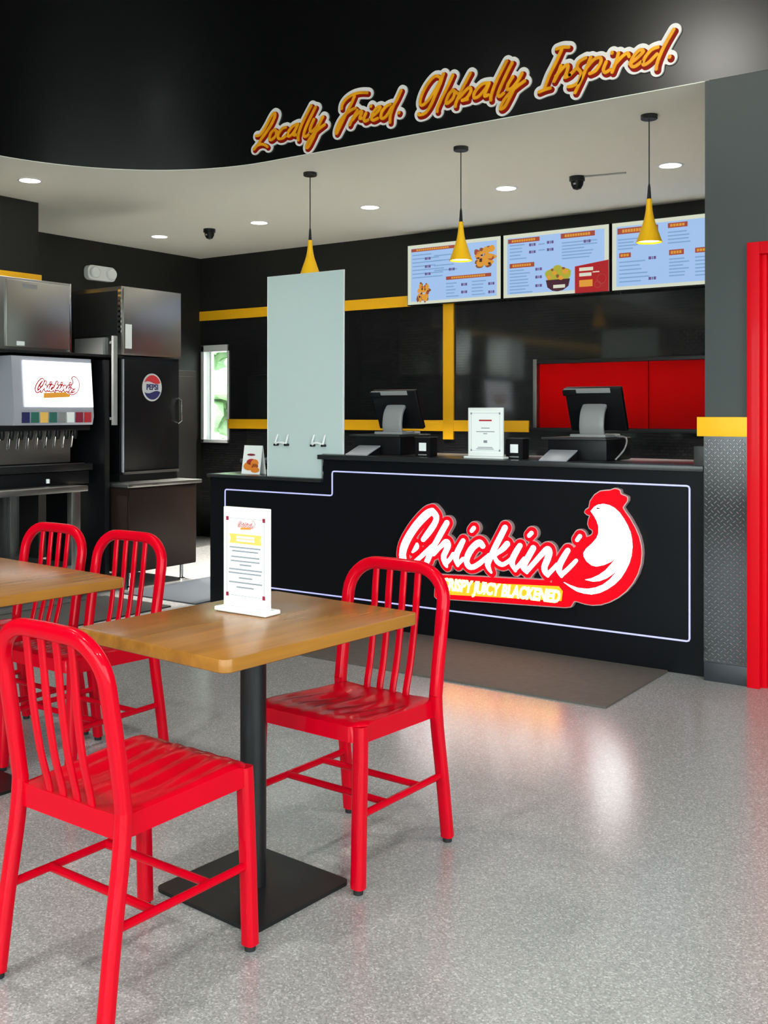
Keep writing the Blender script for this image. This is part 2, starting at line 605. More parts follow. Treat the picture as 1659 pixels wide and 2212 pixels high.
def outlines(strokes, polys=(), grow=0.0, shift=(0, 0), res=0.004, pgrow=None):
    """Closed loops around everything nearer than grow to the strokes."""
    xs = [p[0] for s in strokes for p in s] + [p[0] for s in polys for p in s]
    zs = [p[1] for s in strokes for p in s] + [p[1] for s in polys for p in s]
    rmax = max([p[2] for s in strokes for p in s] + [0]) + grow + 3 * res
    gx = np.arange(min(xs) - rmax, max(xs) + rmax, res)
    gz = np.arange(min(zs) - rmax, max(zs) + rmax, res)
    X, Z = np.meshgrid(gx, gz, indexing='ij')
    F = stroke_field(strokes, (), X, Z) - grow
    if polys:
        F = np.minimum(F, stroke_field([], polys, X, Z) - (grow if pgrow is None else pgrow))
    F[F == 0] = 1e-9
    nx, nz = F.shape
    nxt = {}

    def cut(i0, j0, i1, j1):
        f0, f1 = F[i0, j0], F[i1, j1]
        t = f0 / (f0 - f1)
        return (gx[i0] + t * (gx[i1] - gx[i0]) + shift[0], gz[j0] + t * (gz[j1] - gz[j0]) + shift[1])
    N = F < 0
    mixed = np.argwhere((N[:-1, :-1] != N[1:, :-1]) | (N[:-1, :-1] != N[:-1, 1:]) | (N[:-1, :-1] != N[1:, 1:]))
    pos = {}
    for i, j in mixed:
        c = [(i, j), (i + 1, j), (i + 1, j + 1), (i, j + 1)]
        ent, exi = [], []
        for k in range(4):
            a, b = c[k], c[(k + 1) % 4]
            if N[a] != N[b]:
                key = (min(a, b), max(a, b))
                if key not in pos:
                    pos[key] = cut(*key[0], *key[1])
                (ent if N[a] else exi).append(key)
        for a, b in zip(ent, exi):
            nxt[a] = b
    loops = []
    while nxt:
        k, v = next(iter(nxt.items()))
        loop = [k]
        del nxt[k]
        while v != k and v in nxt:
            loop.append(v)
            v, _ = nxt.pop(v), None
        pts = [pos[q] for q in loop]
        if len(pts) > 7:
            q = [pts[0]]
            for p in pts[1:]:
                if math.hypot(p[0] - q[-1][0], p[1] - q[-1][1]) > res * 0.9:
                    q.append(p)
            loops.append(q)
    return loops


def text_mesh(body, size, material, shear=0.0, bold=0.0, depth=0.001):
    c = bpy.data.curves.new('lettering', 'FONT')
    c.body, c.size, c.shear, c.offset, c.extrude = body, size, shear, bold, depth
    c.align_x = 'CENTER'
    c.align_y = 'CENTER'
    c.resolution_u = 3
    o = bpy.data.objects.new('lettering', c)
    COL.objects.link(o)
    bpy.context.view_layer.update()
    dg = bpy.context.evaluated_depsgraph_get()
    me = bpy.data.meshes.new_from_object(o.evaluated_get(dg))
    bpy.data.objects.remove(o)
    bpy.data.curves.remove(c)
    me.transform(Matrix.Rotation(R(90), 4, 'X'))   # stands upright, read from -Y
    me.materials.clear()
    me.materials.append(M[material])
    return me


# traced sign shapes, metres: x along the counter, z up (third value: brush radius)
LOGO_LETTERS = {
 'C': [[[-3.316,.759,.0195],[-3.353,.739,.0237],[-3.417,.68,.0236],[-3.473,.611,.0237],[-3.513,.543,.0244],[-3.528,.491,.0227],[-3.524,.457,.0227],[-3.509,.428,.0176],[-3.477,.423,.0136],[-3.429,.455,.0118],[-3.361,.511,.0134],[-3.306,.558,.0133]],[[-3.316,.759,.0195],[-3.288,.731,.0183],[-3.292,.698,.0172],[-3.32,.656,.0184],[-3.353,.616,.0173],[-3.379,.586,.014]],[[-3.424,.558,.0062],[-3.427,.537,.0146],[-3.455,.505,.0062]]],
 'h': [[[-3.213,.696,.016],[-3.244,.648,.0171],[-3.278,.593,.0166],[-3.306,.548,.0161],[-3.333,.496,.0162],[-3.353,.455,.0162],[-3.369,.423,.0112]],[[-3.306,.508,.0153],[-3.259,.551,.0127],[-3.22,.581,.0182],[-3.205,.565,.0182],[-3.22,.528,.0165],[-3.236,.494,.0166],[-3.224,.459,.0155],[-3.213,.437,.0061]],[[-3.22,.456,.0127],[-3.19,.485,.0116],[-3.17,.516,.0104]]],
 'i': [[[-3.102,.598,.0136],[-3.121,.565,.0164],[-3.144,.521,.0175],[-3.15,.488,.017],[-3.138,.45,.0077]],[[-3.138,.458,.0104],[-3.102,.492,.0115]],[[-3.03,.677,.0119],[-3.045,.66,.0109]]],
 'c': [[[-2.971,.578,.0156],[-2.994,.594,.0189],[-3.034,.567,.0184],[-3.064,.526,.0185],[-3.079,.484,.0169],[-3.064,.453,.0158],[-3.034,.451,.0146],[-2.994,.474,.014],[-2.957,.504,.0124],[-2.927,.529,.0113]]],
 'k': [[[-2.826,.692,.0159],[-2.855,.639,.0165],[-2.888,.58,.0166],[-2.913,.53,.0161],[-2.937,.48,.0166],[-2.929,.449,.0113],[-2.913,.428,.0043]],[[-2.812,.601,.0164],[-2.841,.57,.0154],[-2.877,.542,.0107],[-2.895,.525,.0096]],[[-2.895,.525,.0096],[-2.877,.495,.0123],[-2.844,.481,.0122],[-2.812,.497,.0111],[-2.784,.518,.0111]]],
 'i.001': [[[-2.731,.597,.0142],[-2.752,.565,.0163],[-2.777,.519,.0169],[-2.78,.49,.0153],[-2.759,.451,.0058]],[[-2.759,.463,.0111],[-2.731,.491,.0121],[-2.703,.525,.0121]],[[-2.659,.673,.0115],[-2.674,.657,.0105]]],
 'n': [[[-2.648,.589,.0162],[-2.679,.537,.0168],[-2.707,.488,.0173],[-2.703,.47,.0157],[-2.686,.448,.0068]],[[-2.681,.465,.0131],[-2.641,.509,.013],[-2.6,.554,.014],[-2.562,.59,.016],[-2.549,.572,.0171],[-2.562,.531,.0176],[-2.579,.49,.0166],[-2.573,.462,.015],[-2.557,.439,.0057]],[[-2.557,.451,.0119],[-2.529,.48,.0113],[-2.502,.509,.0113]]],
 'i.002': [[[-2.438,.592,.0138],[-2.458,.561,.0159],[-2.485,.513,.0169],[-2.491,.482,.0164],[-2.475,.447,.0077]],[[-2.475,.456,.0118],[-2.442,.486,.0118],[-2.412,.516,.0112],[-2.389,.541,.0097]],[[-2.367,.675,.0112],[-2.383,.653,.0102]]],
}
ROOSTER = [[-2.303,.815],[-2.283,.839],[-2.262,.852],[-2.231,.858],[-2.196,.852],[-2.168,.839],[-2.141,.817],[-2.117,.786],[-2.096,.752],[-2.079,.714],[-2.071,.676],[-2.069,.638],[-2.074,.592],[-2.086,.552],[-2.107,.509],[-2.134,.467],[-2.168,.432],[-2.21,.401],[-2.251,.379],[-2.297,.366],[-2.343,.367],[-2.383,.374],[-2.419,.391],[-2.463,.417],[-2.426,.404],[-2.379,.393],[-2.326,.393],[-2.276,.405],[-2.234,.425],[-2.196,.455],[-2.168,.487],[-2.147,.515],[-2.178,.486],[-2.213,.46],[-2.251,.443],[-2.29,.436],[-2.336,.442],[-2.297,.454],[-2.255,.476],[-2.217,.505],[-2.185,.541],[-2.154,.579],[-2.189,.55],[-2.227,.531],[-2.269,.519],[-2.297,.523],[-2.326,.542],[-2.343,.567],[-2.345,.587],[-2.329,.611],[-2.297,.64],[-2.269,.672],[-2.258,.699],[-2.258,.735],[-2.269,.767],[-2.283,.79]]
EMBLEM_BACK = [[-2.34,.806],[-2.333,.82],[-2.315,.831],[-2.308,.867],[-2.283,.902],[-2.251,.923],[-2.227,.927],[-2.196,.93],[-2.168,.941],[-2.142,.934],[-2.137,.913],[-2.113,.905],[-2.1,.899],[-2.1,.881],[-2.117,.857],[-2.127,.844],[-2.113,.822],[-2.086,.788],[-2.056,.738],[-2.036,.695],[-2.024,.647],[-2.021,.609],[-2.026,.554],[-2.042,.501],[-2.071,.447],[-2.107,.402],[-2.151,.365],[-2.199,.336],[-2.248,.317],[-2.297,.309],[-2.34,.311],[-2.39,.32],[-2.463,.313],[-2.514,.334],[-2.536,.413],[-2.499,.498],[-2.426,.587],[-2.347,.663],[-2.304,.683],[-2.294,.693],[-2.292,.712],[-2.313,.722],[-2.322,.744],[-2.317,.771],[-2.306,.792],[-2.326,.795]]
ROOSTER_EYE = [[-2.269,.836],[-2.248,.835],[-2.251,.83],[-2.266,.828]]
TAG_BAR = [[-3.29,.383],[-2.566,.417],[-2.39,.342],[-2.424,.286],[-2.458,.279],[-3.29,.243],[-3.302,.254]]
TAG_GLOW = [[-3.269,.348],[-2.492,.391],[-2.469,.365],[-2.477,.312],[-3.257,.271]]
SLOGAN = {
 'locally': [
  ('L', [[[-4.682,3.195],[-4.644,3.197],[-4.597,3.242],[-4.551,3.301],[-4.523,3.321],[-4.515,3.303],[-4.546,3.252],[-4.597,3.2],[-4.639,3.164],[-4.663,3.136],[-4.701,3.108]],[[-4.677,3.127],[-4.635,3.132],[-4.597,3.119],[-4.583,3.107]]]),
  ('o', [[[-4.518,3.212],[-4.551,3.193],[-4.565,3.16],[-4.546,3.147],[-4.509,3.169],[-4.505,3.2],[-4.518,3.212],[-4.491,3.191]]]),
  ('c', [[[-4.423,3.211],[-4.454,3.206],[-4.486,3.176],[-4.486,3.148],[-4.454,3.142],[-4.418,3.159]]]),
  ('a', [[[-4.328,3.217],[-4.368,3.206],[-4.404,3.174],[-4.404,3.15],[-4.377,3.152],[-4.342,3.181],[-4.319,3.216],[-4.346,3.172],[-4.353,3.149],[-4.328,3.148]]]),
  ('l', [[[-4.209,3.317],[-4.253,3.26],[-4.293,3.201],[-4.317,3.143],[-4.317,3.112]]]),
  ('l.001', [[[-4.174,3.301],[-4.213,3.246],[-4.253,3.185],[-4.271,3.139],[-4.257,3.124],[-4.231,3.133]]]),
  ('y', [[[-4.187,3.225],[-4.213,3.182],[-4.218,3.155],[-4.196,3.152],[-4.148,3.188],[-4.114,3.23]],[[-4.118,3.227],[-4.153,3.172],[-4.187,3.117],[-4.222,3.067],[-4.244,3.05],[-4.249,3.064],[-4.222,3.105],[-4.166,3.147],[-4.101,3.177]]]),
 ],
 'fried': [
  ('F', [[[-3.964,3.256],[-3.959,3.282],[-3.93,3.31],[-3.88,3.328],[-3.823,3.331],[-3.766,3.321]],[[-3.864,3.315],[-3.889,3.273],[-3.922,3.229],[-3.955,3.178],[-3.989,3.127],[-4.006,3.106],[-4.006,3.13],[-3.98,3.176],[-3.938,3.212],[-3.889,3.234],[-3.856,3.241]]]),
  ('r', [[[-3.839,3.226],[-3.864,3.197],[-3.889,3.164],[-3.901,3.143]],[[-3.88,3.17],[-3.848,3.197],[-3.815,3.215],[-3.807,3.204],[-3.823,3.173],[-3.803,3.169]]]),
  ('i', [[[-3.774,3.198],[-3.79,3.168],[-3.782,3.147],[-3.758,3.153]],[[-3.737,3.236],[-3.739,3.233]]]),
  ('e', [[[-3.734,3.166],[-3.702,3.18],[-3.67,3.204],[-3.67,3.22],[-3.694,3.214],[-3.726,3.184],[-3.732,3.154],[-3.716,3.143],[-3.686,3.151]]]),
  ('d', [[[-3.591,3.22],[-3.623,3.212],[-3.654,3.185],[-3.662,3.154],[-3.646,3.142],[-3.615,3.159],[-3.583,3.199]],[[-3.513,3.291],[-3.54,3.246],[-3.572,3.2],[-3.591,3.152],[-3.595,3.111]]]),
  ('full_stop', [[[-3.528,3.16],[-3.53,3.157]]]),
 ],
 'globally': [
  ('G', [[[-3.234,3.317],[-3.271,3.332],[-3.318,3.301],[-3.36,3.246],[-3.377,3.195],[-3.36,3.174],[-3.318,3.198],[-3.271,3.248],[-3.229,3.307],[-3.213,3.335]],[[-3.216,3.331],[-3.234,3.286],[-3.265,3.229],[-3.302,3.164],[-3.339,3.126],[-3.377,3.119],[-3.387,3.129]]]),
  ('l', [[[-3.149,3.316],[-3.187,3.251],[-3.229,3.187],[-3.255,3.139],[-3.257,3.121]]]),
  ('o', [[[-3.146,3.23],[-3.177,3.205],[-3.195,3.164],[-3.182,3.157],[-3.146,3.182],[-3.136,3.215],[-3.151,3.231],[-3.116,3.203]]]),
  ('b', [[[-3.03,3.305],[-3.065,3.255],[-3.1,3.2],[-3.128,3.148],[-3.131,3.129]],[[-3.105,3.175],[-3.065,3.207],[-3.035,3.223],[-3.027,3.2],[-3.055,3.166],[-3.085,3.156],[-3.05,3.156]]]),
  ('a', [[[-2.911,3.227],[-2.955,3.226],[-3.0,3.191],[-3.005,3.157],[-2.975,3.161],[-2.935,3.193],[-2.906,3.226],[-2.93,3.179],[-2.935,3.154],[-2.911,3.158]]]),
  ('l.001', [[[-2.795,3.329],[-2.833,3.272],[-2.867,3.215],[-2.894,3.151],[-2.896,3.126]]]),
  ('l.002', [[[-2.759,3.313],[-2.795,3.257],[-2.828,3.199],[-2.85,3.152],[-2.84,3.137],[-2.814,3.15]]]),
  ('y', [[[-2.756,3.233],[-2.785,3.196],[-2.79,3.167],[-2.761,3.17],[-2.723,3.205],[-2.697,3.243]],[[-2.7,3.239],[-2.737,3.183],[-2.771,3.125],[-2.804,3.076],[-2.828,3.063],[-2.833,3.076],[-2.804,3.118],[-2.752,3.16],[-2.681,3.196]]]),
 ],
 'inspired': [
  ('I', [[[-2.487,3.334],[-2.452,3.338],[-2.414,3.33]],[[-2.452,3.333],[-2.492,3.261],[-2.533,3.194],[-2.56,3.129]],[[-2.593,3.118],[-2.557,3.125],[-2.525,3.128]]]),
  ('n', [[[-2.46,3.239],[-2.478,3.199],[-2.503,3.161]],[[-2.492,3.186],[-2.452,3.221],[-2.42,3.236],[-2.423,3.205],[-2.437,3.17],[-2.408,3.178]]]),
  ('s', [[[-2.315,3.253],[-2.354,3.239],[-2.365,3.21],[-2.343,3.179],[-2.354,3.134],[-2.388,3.116],[-2.417,3.116]],[[-2.408,3.178],[-2.365,3.21]]]),
  ('p', [[[-2.286,3.25],[-2.315,3.19],[-2.348,3.128],[-2.377,3.077]],[[-2.309,3.199],[-2.27,3.233],[-2.233,3.239],[-2.228,3.215],[-2.258,3.174],[-2.292,3.164]]]),
  ('i', [[[-2.198,3.209],[-2.214,3.171],[-2.203,3.153],[-2.176,3.163]],[[-2.165,3.252],[-2.166,3.248]]]),
  ('r', [[[-2.129,3.242],[-2.143,3.198],[-2.165,3.148]],[[-2.154,3.18],[-2.116,3.214],[-2.081,3.232],[-2.07,3.212]]]),
  ('e', [[[-2.067,3.174],[-2.025,3.196],[-1.993,3.223],[-2.014,3.234],[-2.051,3.201],[-2.061,3.167],[-2.041,3.153],[-2.004,3.171]]]),
  ('d', [[[-1.915,3.23],[-1.951,3.222],[-1.988,3.184],[-1.993,3.154],[-1.967,3.159],[-1.92,3.195]],[[-1.832,3.303],[-1.868,3.25],[-1.899,3.196],[-1.92,3.145],[-1.924,3.118]]]),
  ('full_stop', [[[-1.853,3.17],[-1.854,3.166]]]),
 ],
}

# ================================================================== THE SETTING
BACK_Y, WALL_Y, LEFT_X, RECESS_X = 8.12, 5.22, -7.0, -8.12
ARC_C, ARC_R = (-4.62, 3.90), 1.32

struct('floor', MB().box(-8.3, SIDE_X + 0.2, REAR_Y - 0.2, BACK_Y + 0.3, -0.10, 0.0), 'floor',
       label='grey flecked epoxy floor with a soft shine')

arc = [(ARC_C[0] - ARC_R * math.sin(a), ARC_C[1] + ARC_R * math.cos(a)) for a in [R(90 * i / 24) for i in range(25)]]
edge = [(SIDE_X, WALL_Y)] + arc + [(arc[-1][0], REAR_Y)]
slab = [(SIDE_X, WALL_Y + 0.05), (-1.66, WALL_Y + 0.05), (-1.66, WALL_Y)] + arc + []
# the lowered white ceiling over the kitchen and drinks station
struct('ceiling', MB().prism([slab + [(arc[-1][0], REAR_Y), (-8.3, REAR_Y), (-8.3, BACK_Y + 0.2), (SIDE_X, BACK_Y + 0.2)]],
                             SOFFIT_Z, SOFFIT_Z + 0.004, 'xy'), 'ceiling', label='lowered white ceiling over the kitchen')
struct('floor_bounce_sheet', MB().box(-5.1, SIDE_X, 5.95, 7.45, 0.0005, 0.004), 'pale_bounce', label='unseen pale sheet added behind the order counter to brighten the ceiling')  # hidden pale sheet, added to bounce the downlights onto the ceiling
struct('ceiling_upper', MB().box(-6.3, SIDE_X + 0.2, REAR_Y - 0.2, WALL_Y + 0.3, HALL_Z, HALL_Z + 0.1), 'hall_ceiling',
       label='high black ceiling of the dining hall')
inner = [(p[0], p[1] + 0.12) if i == 0 else (ARC_C[0] - (ARC_R + 0.12) * math.sin(R(90 * (i - 1) / 24)), ARC_C[1] + (ARC_R + 0.12) * math.cos(R(90 * (i - 1) / 24)))
         for i, p in enumerate(edge[:-1])] + [(arc[-1][0] - 0.12, REAR_Y)]
struct('wall_header', MB().prism([edge + inner[::-1]], SOFFIT_Z + 0.004, HALL_Z, 'xy'), 'black_wall', 40,
       label='curved black fascia wall above the kitchen opening')

# wall with the red door, right of the kitchen opening
DOOR_X = (-1.464, -0.40)
wr = MB().box(-1.68, DOOR_X[0] + 0.02, WALL_Y, WALL_Y + 0.12, 0, SOFFIT_Z + 0.003)
wr.box(DOOR_X[0] + 0.02, DOOR_X[1] - 0.02, WALL_Y, WALL_Y + 0.12, 2.16, SOFFIT_Z + 0.003)
wr.box(DOOR_X[1] - 0.02, SIDE_X, WALL_Y, WALL_Y + 0.12, 0, SOFFIT_Z + 0.003)
struct('wall_right', wr, 'grey_wall', label='charcoal satin wall beside the kitchen opening')

d = root_struct('door_1', 'glossy red door in a red frame at the right edge')
MB().box(DOOR_X[0], DOOR_X[0] + 0.06, WALL_Y - 0.03, WALL_Y + 0.13, 0, 2.18, 0.003).build('jamb', 'red_paint', d)
MB().box(DOOR_X[1] - 0.06, DOOR_X[1], WALL_Y - 0.03, WALL_Y + 0.13, 0, 2.18, 0.003).build('jamb', 'red_paint', d)
MB().box(DOOR_X[0] + 0.06, DOOR_X[1] - 0.06, WALL_Y - 0.03, WALL_Y + 0.13, 2.12, 2.18, 0.003).build('head_frame', 'red_paint', d)
MB().box(DOOR_X[0] + 0.06, DOOR_X[0] + 0.085, WALL_Y + 0.005, WALL_Y + 0.11, 0, 2.12, 0.002).build('door_stop', 'red_paint', d)
MB().box(DOOR_X[0] + 0.085, DOOR_X[1] - 0.06, WALL_Y + 0.045, WALL_Y + 0.09, 0.01, 2.115, 0.002).build('door_leaf', 'red_paint', d)
h = MB().box(-0.60, -0.56, WALL_Y + 0.035, WALL_Y + 0.046, 0.95, 1.15, 0.004)
h.sweep([(-0.58, WALL_Y + 0.04, 1.05), (-0.58, WALL_Y - 0.01, 1.05), (-0.70, WALL_Y - 0.012, 1.05)], 0.009, up=(0, 0, 1))
h.build('door_handle', 'chrome', d)

struct('baseboard_right', MB().box(-1.682, DOOR_X[0], WALL_Y - 0.012, WALL_Y, 0, 0.095, 0.003), 'base_dark')
tr = MB().box(-1.712, DOOR_X[0] + 0.002, WALL_Y - 0.028, WALL_Y - 0.004, 1.228, 1.325, 0.002)
struct('trim_1', tr, 'yellow', label='bright yellow band above the tread plate')
# tread plate wainscot with its raised lugs
tp = tag(MB().box(-1.684, DOOR_X[0], WALL_Y - 0.006, WALL_Y + 0.02, 0.092, 1.232).build('tread_plate', 'plate', None),
         'polished tread plate wainscot between the counter and red door', 'wall panel')
lug = MB()
row = 0
z = 0.108
while z < 1.222:
    x = -1.672 + (0.0155 if row % 2 else 0)
    while x < DOOR_X[0] - 0.008:
        a = R(45 if row % 2 else -45)
        ring = []
        cx, sx = math.cos(a), math.sin(a)
        base = []
        for k in range(8):
            t = 2 * math.pi * k / 8
            u, v = 0.0120 * math.cos(t), 0.0036 * math.sin(t)
            base.append((x + u * cx - v * sx, WALL_Y - 0.0062, z + u * sx + v * cx))
        top = []
        for k in range(8):
            t = 2 * math.pi * k / 8
            u, v = 0.0085 * math.cos(t), 0.0014 * math.sin(t)
            top.append((x + u * cx - v * sx, WALL_Y - 0.0088, z + u * sx + v * cx))
        lug._take(base + top, [(k, (k + 1) % 8, 8 + (k + 1) % 8, 8 + k) for k in range(8)] + [tuple(range(8, 16))])
        x += 0.031
    row += 1
    z += 0.0155
lo = lug.build('raised_lugs', 'plate_lug', tp)
lo['kind'] = 'stuff'

# back wall with the drive-through window opening and the red serving hatch
WX, WZ = (-8.10, -7.70), (1.02, 2.07)
HX, HZ = (-4.09, -2.10), (1.215, 1.785)
bw = MB()
y0, y1 = BACK_Y, BACK_Y + 0.15
bw.box(RECESS_X - 0.1, WX[0], y0, y1, 0, SOFFIT_Z)
bw.box(WX[0], WX[1], y0, y1, 0, WZ[0])
bw.box(WX[0], WX[1], y0, y1, WZ[1], SOFFIT_Z)
bw.box(WX[1], HX[0], y0, y1, 0, SOFFIT_Z)
bw.box(HX[0], HX[1], y0, y1, 0, HZ[0])
bw.box(HX[0], HX[1], y0, y1, HZ[1], SOFFIT_Z)
bw.box(HX[1], SIDE_X, y0, y1, 0, SOFFIT_Z)
struct('wall_back', bw, 'mosaic', label='glossy black mosaic back wall of the kitchen')
# painted part of that wall above the tiles
struct('wall_back_upper', MB().box(RECESS_X, SIDE_X, BACK_Y - 0.008, BACK_Y, 2.44, SOFFIT_Z), 'black_matt',
       label='black painted strip of back wall under the ceiling')
struct('wall_left', MB().box(LEFT_X - 0.1, LEFT_X, REAR_Y, 5.20, 0, SOFFIT_Z).box(RECESS_X, LEFT_X - 0.1, 5.10, 5.20, 0, SOFFIT_Z), 'black_matt')
struct('wall_left_recess', MB().box(RECESS_X - 0.12, RECESS_X, 5.10, BACK_Y + 0.15, 0, SOFFIT_Z), 'black_matt')

# yellow bands
for n, (a, b, c, e, f, g) in enumerate([
        (RECESS_X, -5.38, BACK_Y - 0.022, BACK_Y - 0.002, 2.338, 2.438),
        (WX[1], HX[0] - 0.05, BACK_Y - 0.022, BACK_Y - 0.002, 1.175, 1.275),
        (-5.01, -4.90, BACK_Y - 0.026, BACK_Y - 0.004, 1.10, 2.338),
        (LEFT_X, LEFT_X + 0.022, REAR_Y, 5.215, 2.345, 2.44)]):
    struct('trim_%d' % (n + 2), MB().box(a, b, c, e, f, g, 0.002), 'yellow',
           label=['upper yellow band on the back wall', 'lower yellow band on the back wall', 'upright yellow band between the tiled fields', 'yellow band on the left wall above the ice machine'][n])

# rear and side walls with the shop windows (behind and beside the camera)
def window_wall(name, wins, fixed, along, span, top, face):
    w = MB()

    def bx(a, b, z0, z1):
        if along == 'x':
            w.box(a, b, fixed - 0.2, fixed, z0, z1)
        else:
            w.box(fixed, fixed + 0.2, a, b, z0, z1)
    bx(span[0], span[1], 0, WIN_Z[0])
    bx(span[0], span[1], WIN_Z[1], top)
    e = [span[0]] + [v for p in wins for v in p] + [span[1]]
    for a, b in zip(e[0::2], e[1::2]):
        bx(a, b, WIN_Z[0], WIN_Z[1])
    struct(name, w, 'black_matt')


window_wall('wall_rear', REAR_WIN, REAR_Y, 'x', (-8.3, SIDE_X + 0.2), HALL_Z, 1)
window_wall('wall_side', SIDE_WIN, SIDE_X, 'y', (REAR_Y, BACK_Y + 0.2), HALL_Z, 1)
wn_no = 2
for wins, along in ((REAR_WIN, 'x'), (SIDE_WIN, 'y')):
    for a, b in wins:
        o = root_struct('window_%d' % wn_no)
        wn_no += 1
        fr = MB()
        z0, z1 = WIN_Z
        for (p, q, r_, s_) in ((a, a + 0.05, z0, z1), (b - 0.05, b, z0, z1), (a, b, z0, z0 + 0.05), (a, b, z1 - 0.05, z1), (a, b, 2.2, 2.24)):
            if along == 'x':
                fr.box(p, q, REAR_Y - 0.12, REAR_Y - 0.06, r_, s_)
            else:
                fr.box(SIDE_X + 0.06, SIDE_X + 0.12, p, q, r_, s_)
        fr.build('window_frame', 'black_metal', o)
        if along == 'x':
            MB().box(a, b, REAR_Y - 0.095, REAR_Y - 0.088, z0, z1).build('pane', 'pane', o)
        else:
            MB().box(SIDE_X + 0.088, SIDE_X + 0.095, a, b, z0, z1).build('pane', 'pane', o)

# drive-through window
o = root_struct('window_1', 'drive-through window with white frame showing greenery')
f = MB()
f.box(WX[0], WX[0] + 0.045, BACK_Y - 0.02, BACK_Y + 0.13, *WZ, 0.003).box(WX[1] - 0.012, WX[1], BACK_Y - 0.02, BACK_Y + 0.13, *WZ, 0.003)
f.box(WX[0], WX[1], BACK_Y - 0.02, BACK_Y + 0.13, WZ[0], WZ[0] + 0.035, 0.003).box(WX[0], WX[1], BACK_Y - 0.02, BACK_Y + 0.13, WZ[1] - 0.07, WZ[1], 0.003)
f.build('window_frame', 'white_plastic', o)
MB().box(WX[0] + 0.06, WX[0] + 0.09, BACK_Y + 0.05, BACK_Y + 0.09, WZ[0] + 0.035, WZ[1] - 0.07, 0.003).build('sash', 'white_plastic', o)
MB().box(WX[0] + 0.02, WX[1], BACK_Y + 0.066, BACK_Y + 0.072, WZ[0] + 0.02, WZ[1] - 0.02).build('pane', 'pane', o)

# what the window looks out on
struct('ground', MB().box(-60, 60, BACK_Y + 0.3, 80, -0.25, -0.12).box(-60, 60, -60, REAR_Y - 0.3, -0.25, -0.12)
       .box(SIDE_X + 0.3, 60, REAR_Y - 0.3, BACK_Y + 0.3, -0.25, -0.12).box(-60, -8.5, REAR_Y - 0.3, BACK_Y + 0.3, -0.25, -0.12), 'asphalt')
t = thing('hedge', 'leafy green hedge seen through the drive-through window', 'hedge', (-12.2, 12.4, -0.12))
cr = MB()
for k in range(150):
    cr.ball((random.uniform(-2.0, 2.0), random.uniform(-0.5, 0.5), random.uniform(0.2, 3.3)), random.uniform(0.14, 0.34), 2, jitter=0.22)
cr.build('foliage', 'leaf', t, 0)
for k in range(7):
    MB().lathe([(0.05, 0), (0.04, 1.0), (0.03, 2.6)], (-1.8 + 0.6 * k, 0, 0), 8).build('stem', 'bark', t)

# serving hatch: steel frame, two red sliding panels
h = thing('serving_hatch', 'red sliding serving hatch set in the black back wall', 'hatch', (HX[0], BACK_Y, HZ[0]))
W, HH = HX[1] - HX[0], HZ[1] - HZ[0]
MB().box(0.02, W / 2 + 0.0, 0.05, 0.07, 0.0, HH - 0.02).build('sliding_panel', 'red_panel', h)
MB().box(W / 2 - 0.03, W, 0.072, 0.092, 0.0, HH - 0.02).build('sliding_panel', 'red_panel', h)
fr = MB().box(-0.015, 0.02, -0.012, 0.10, -0.03, HH + 0.02, 0.003)
fr.build('side_frame', 'steel_dark', h)
MB().box(0.02, W, -0.012, 0.10, HH - 0.02, HH + 0.012, 0.003).build('head_rail', 'black_metal', h)
MB().box(-0.04, W, -0.03, 0.10, -0.035, 0.0, 0.003).build('sill', 'black_metal', h)

# ================================================================== KITCHEN CEILING FITTINGS
dl_pos = [(-7.40, 6.855), (-6.14, 6.855), (-4.94, 6.855), (-3.69, 6.855), (-2.44, 6.855), (-6.37, 4.66)]
dl_txt = ['recessed ceiling downlight nearest the far left corner', 'recessed ceiling downlight second from the far left corner',
          'recessed ceiling downlight between the first and second pendant lamps', 'recessed ceiling downlight left of the second dome camera',
          'recessed ceiling downlight beside the rightmost pendant lamp', 'recessed ceiling downlight alone above the drinks station']
dl0 = None
for (x, y), tx in zip(dl_pos, dl_txt):
    if dl0 is None:
        t = dl0 = thing('downlight', tx, 'light', (x, y, SOFFIT_Z), 0, 'round white ceiling downlights')
        MB().lathe([(0.072, 0.004), (0.072, -0.004), (0.088, -0.003), (0.088, 0.004)], n=32).build('trim_ring', 'white_plastic', t)
        MB().lathe([(0, -0.002), (0.072, -0.0015)], n=32).build('diffuser', 'down_glow', t)
    else:
        dup(dl0, (x, y, SOFFIT_Z), 0, tx)
    l = bpy.data.lights.new('downlight_beam', 'SPOT')
    l.energy, l.color, l.spot_size, l.spot_blend, l.shadow_soft_size = (420 if y < 5 else 700 if x < -5.5 else 1200), (1.0, 0.95, 0.86), R(74), 0.5, 0.07
    lo = bpy.data.objects.new('downlight_beam', l)
    COL.objects.link(lo)
    lo.location = (x, y, SOFFIT_Z - 0.02)

for n, (x, y) in enumerate([(-6.73, 6.84), (-3.10, 6.81)]):
    t = thing('dome_camera', ['small black dome camera on the ceiling near the far corner', 'small black dome camera on the ceiling with a surface cable'][n], 'camera', (x, y, SOFFIT_Z))
    MB().lathe([(0, 0.0), (0.055, 0.0), (0.055, -0.03), (0.046, -0.034)], n=24).build('mount', 'black_plastic', t)
    MB().lathe([(0.046, -0.034), (0.042, -0.06), (0.028, -0.085), (0, -0.095)], n=24).build('dome', 'black_plastic', t)
    MB().lathe([(0, -0.062), (0.012, -0.062), (0.012, -0.05)], (0.0, -0.035, 0), 12).build('lens', 'grey_plastic', t)
    if n:
        MB().sweep([(0.05, 0, -0.006), (0.34, 0.06, -0.006)], 0.006, n=6).build('cable', 'grey_plastic', t)

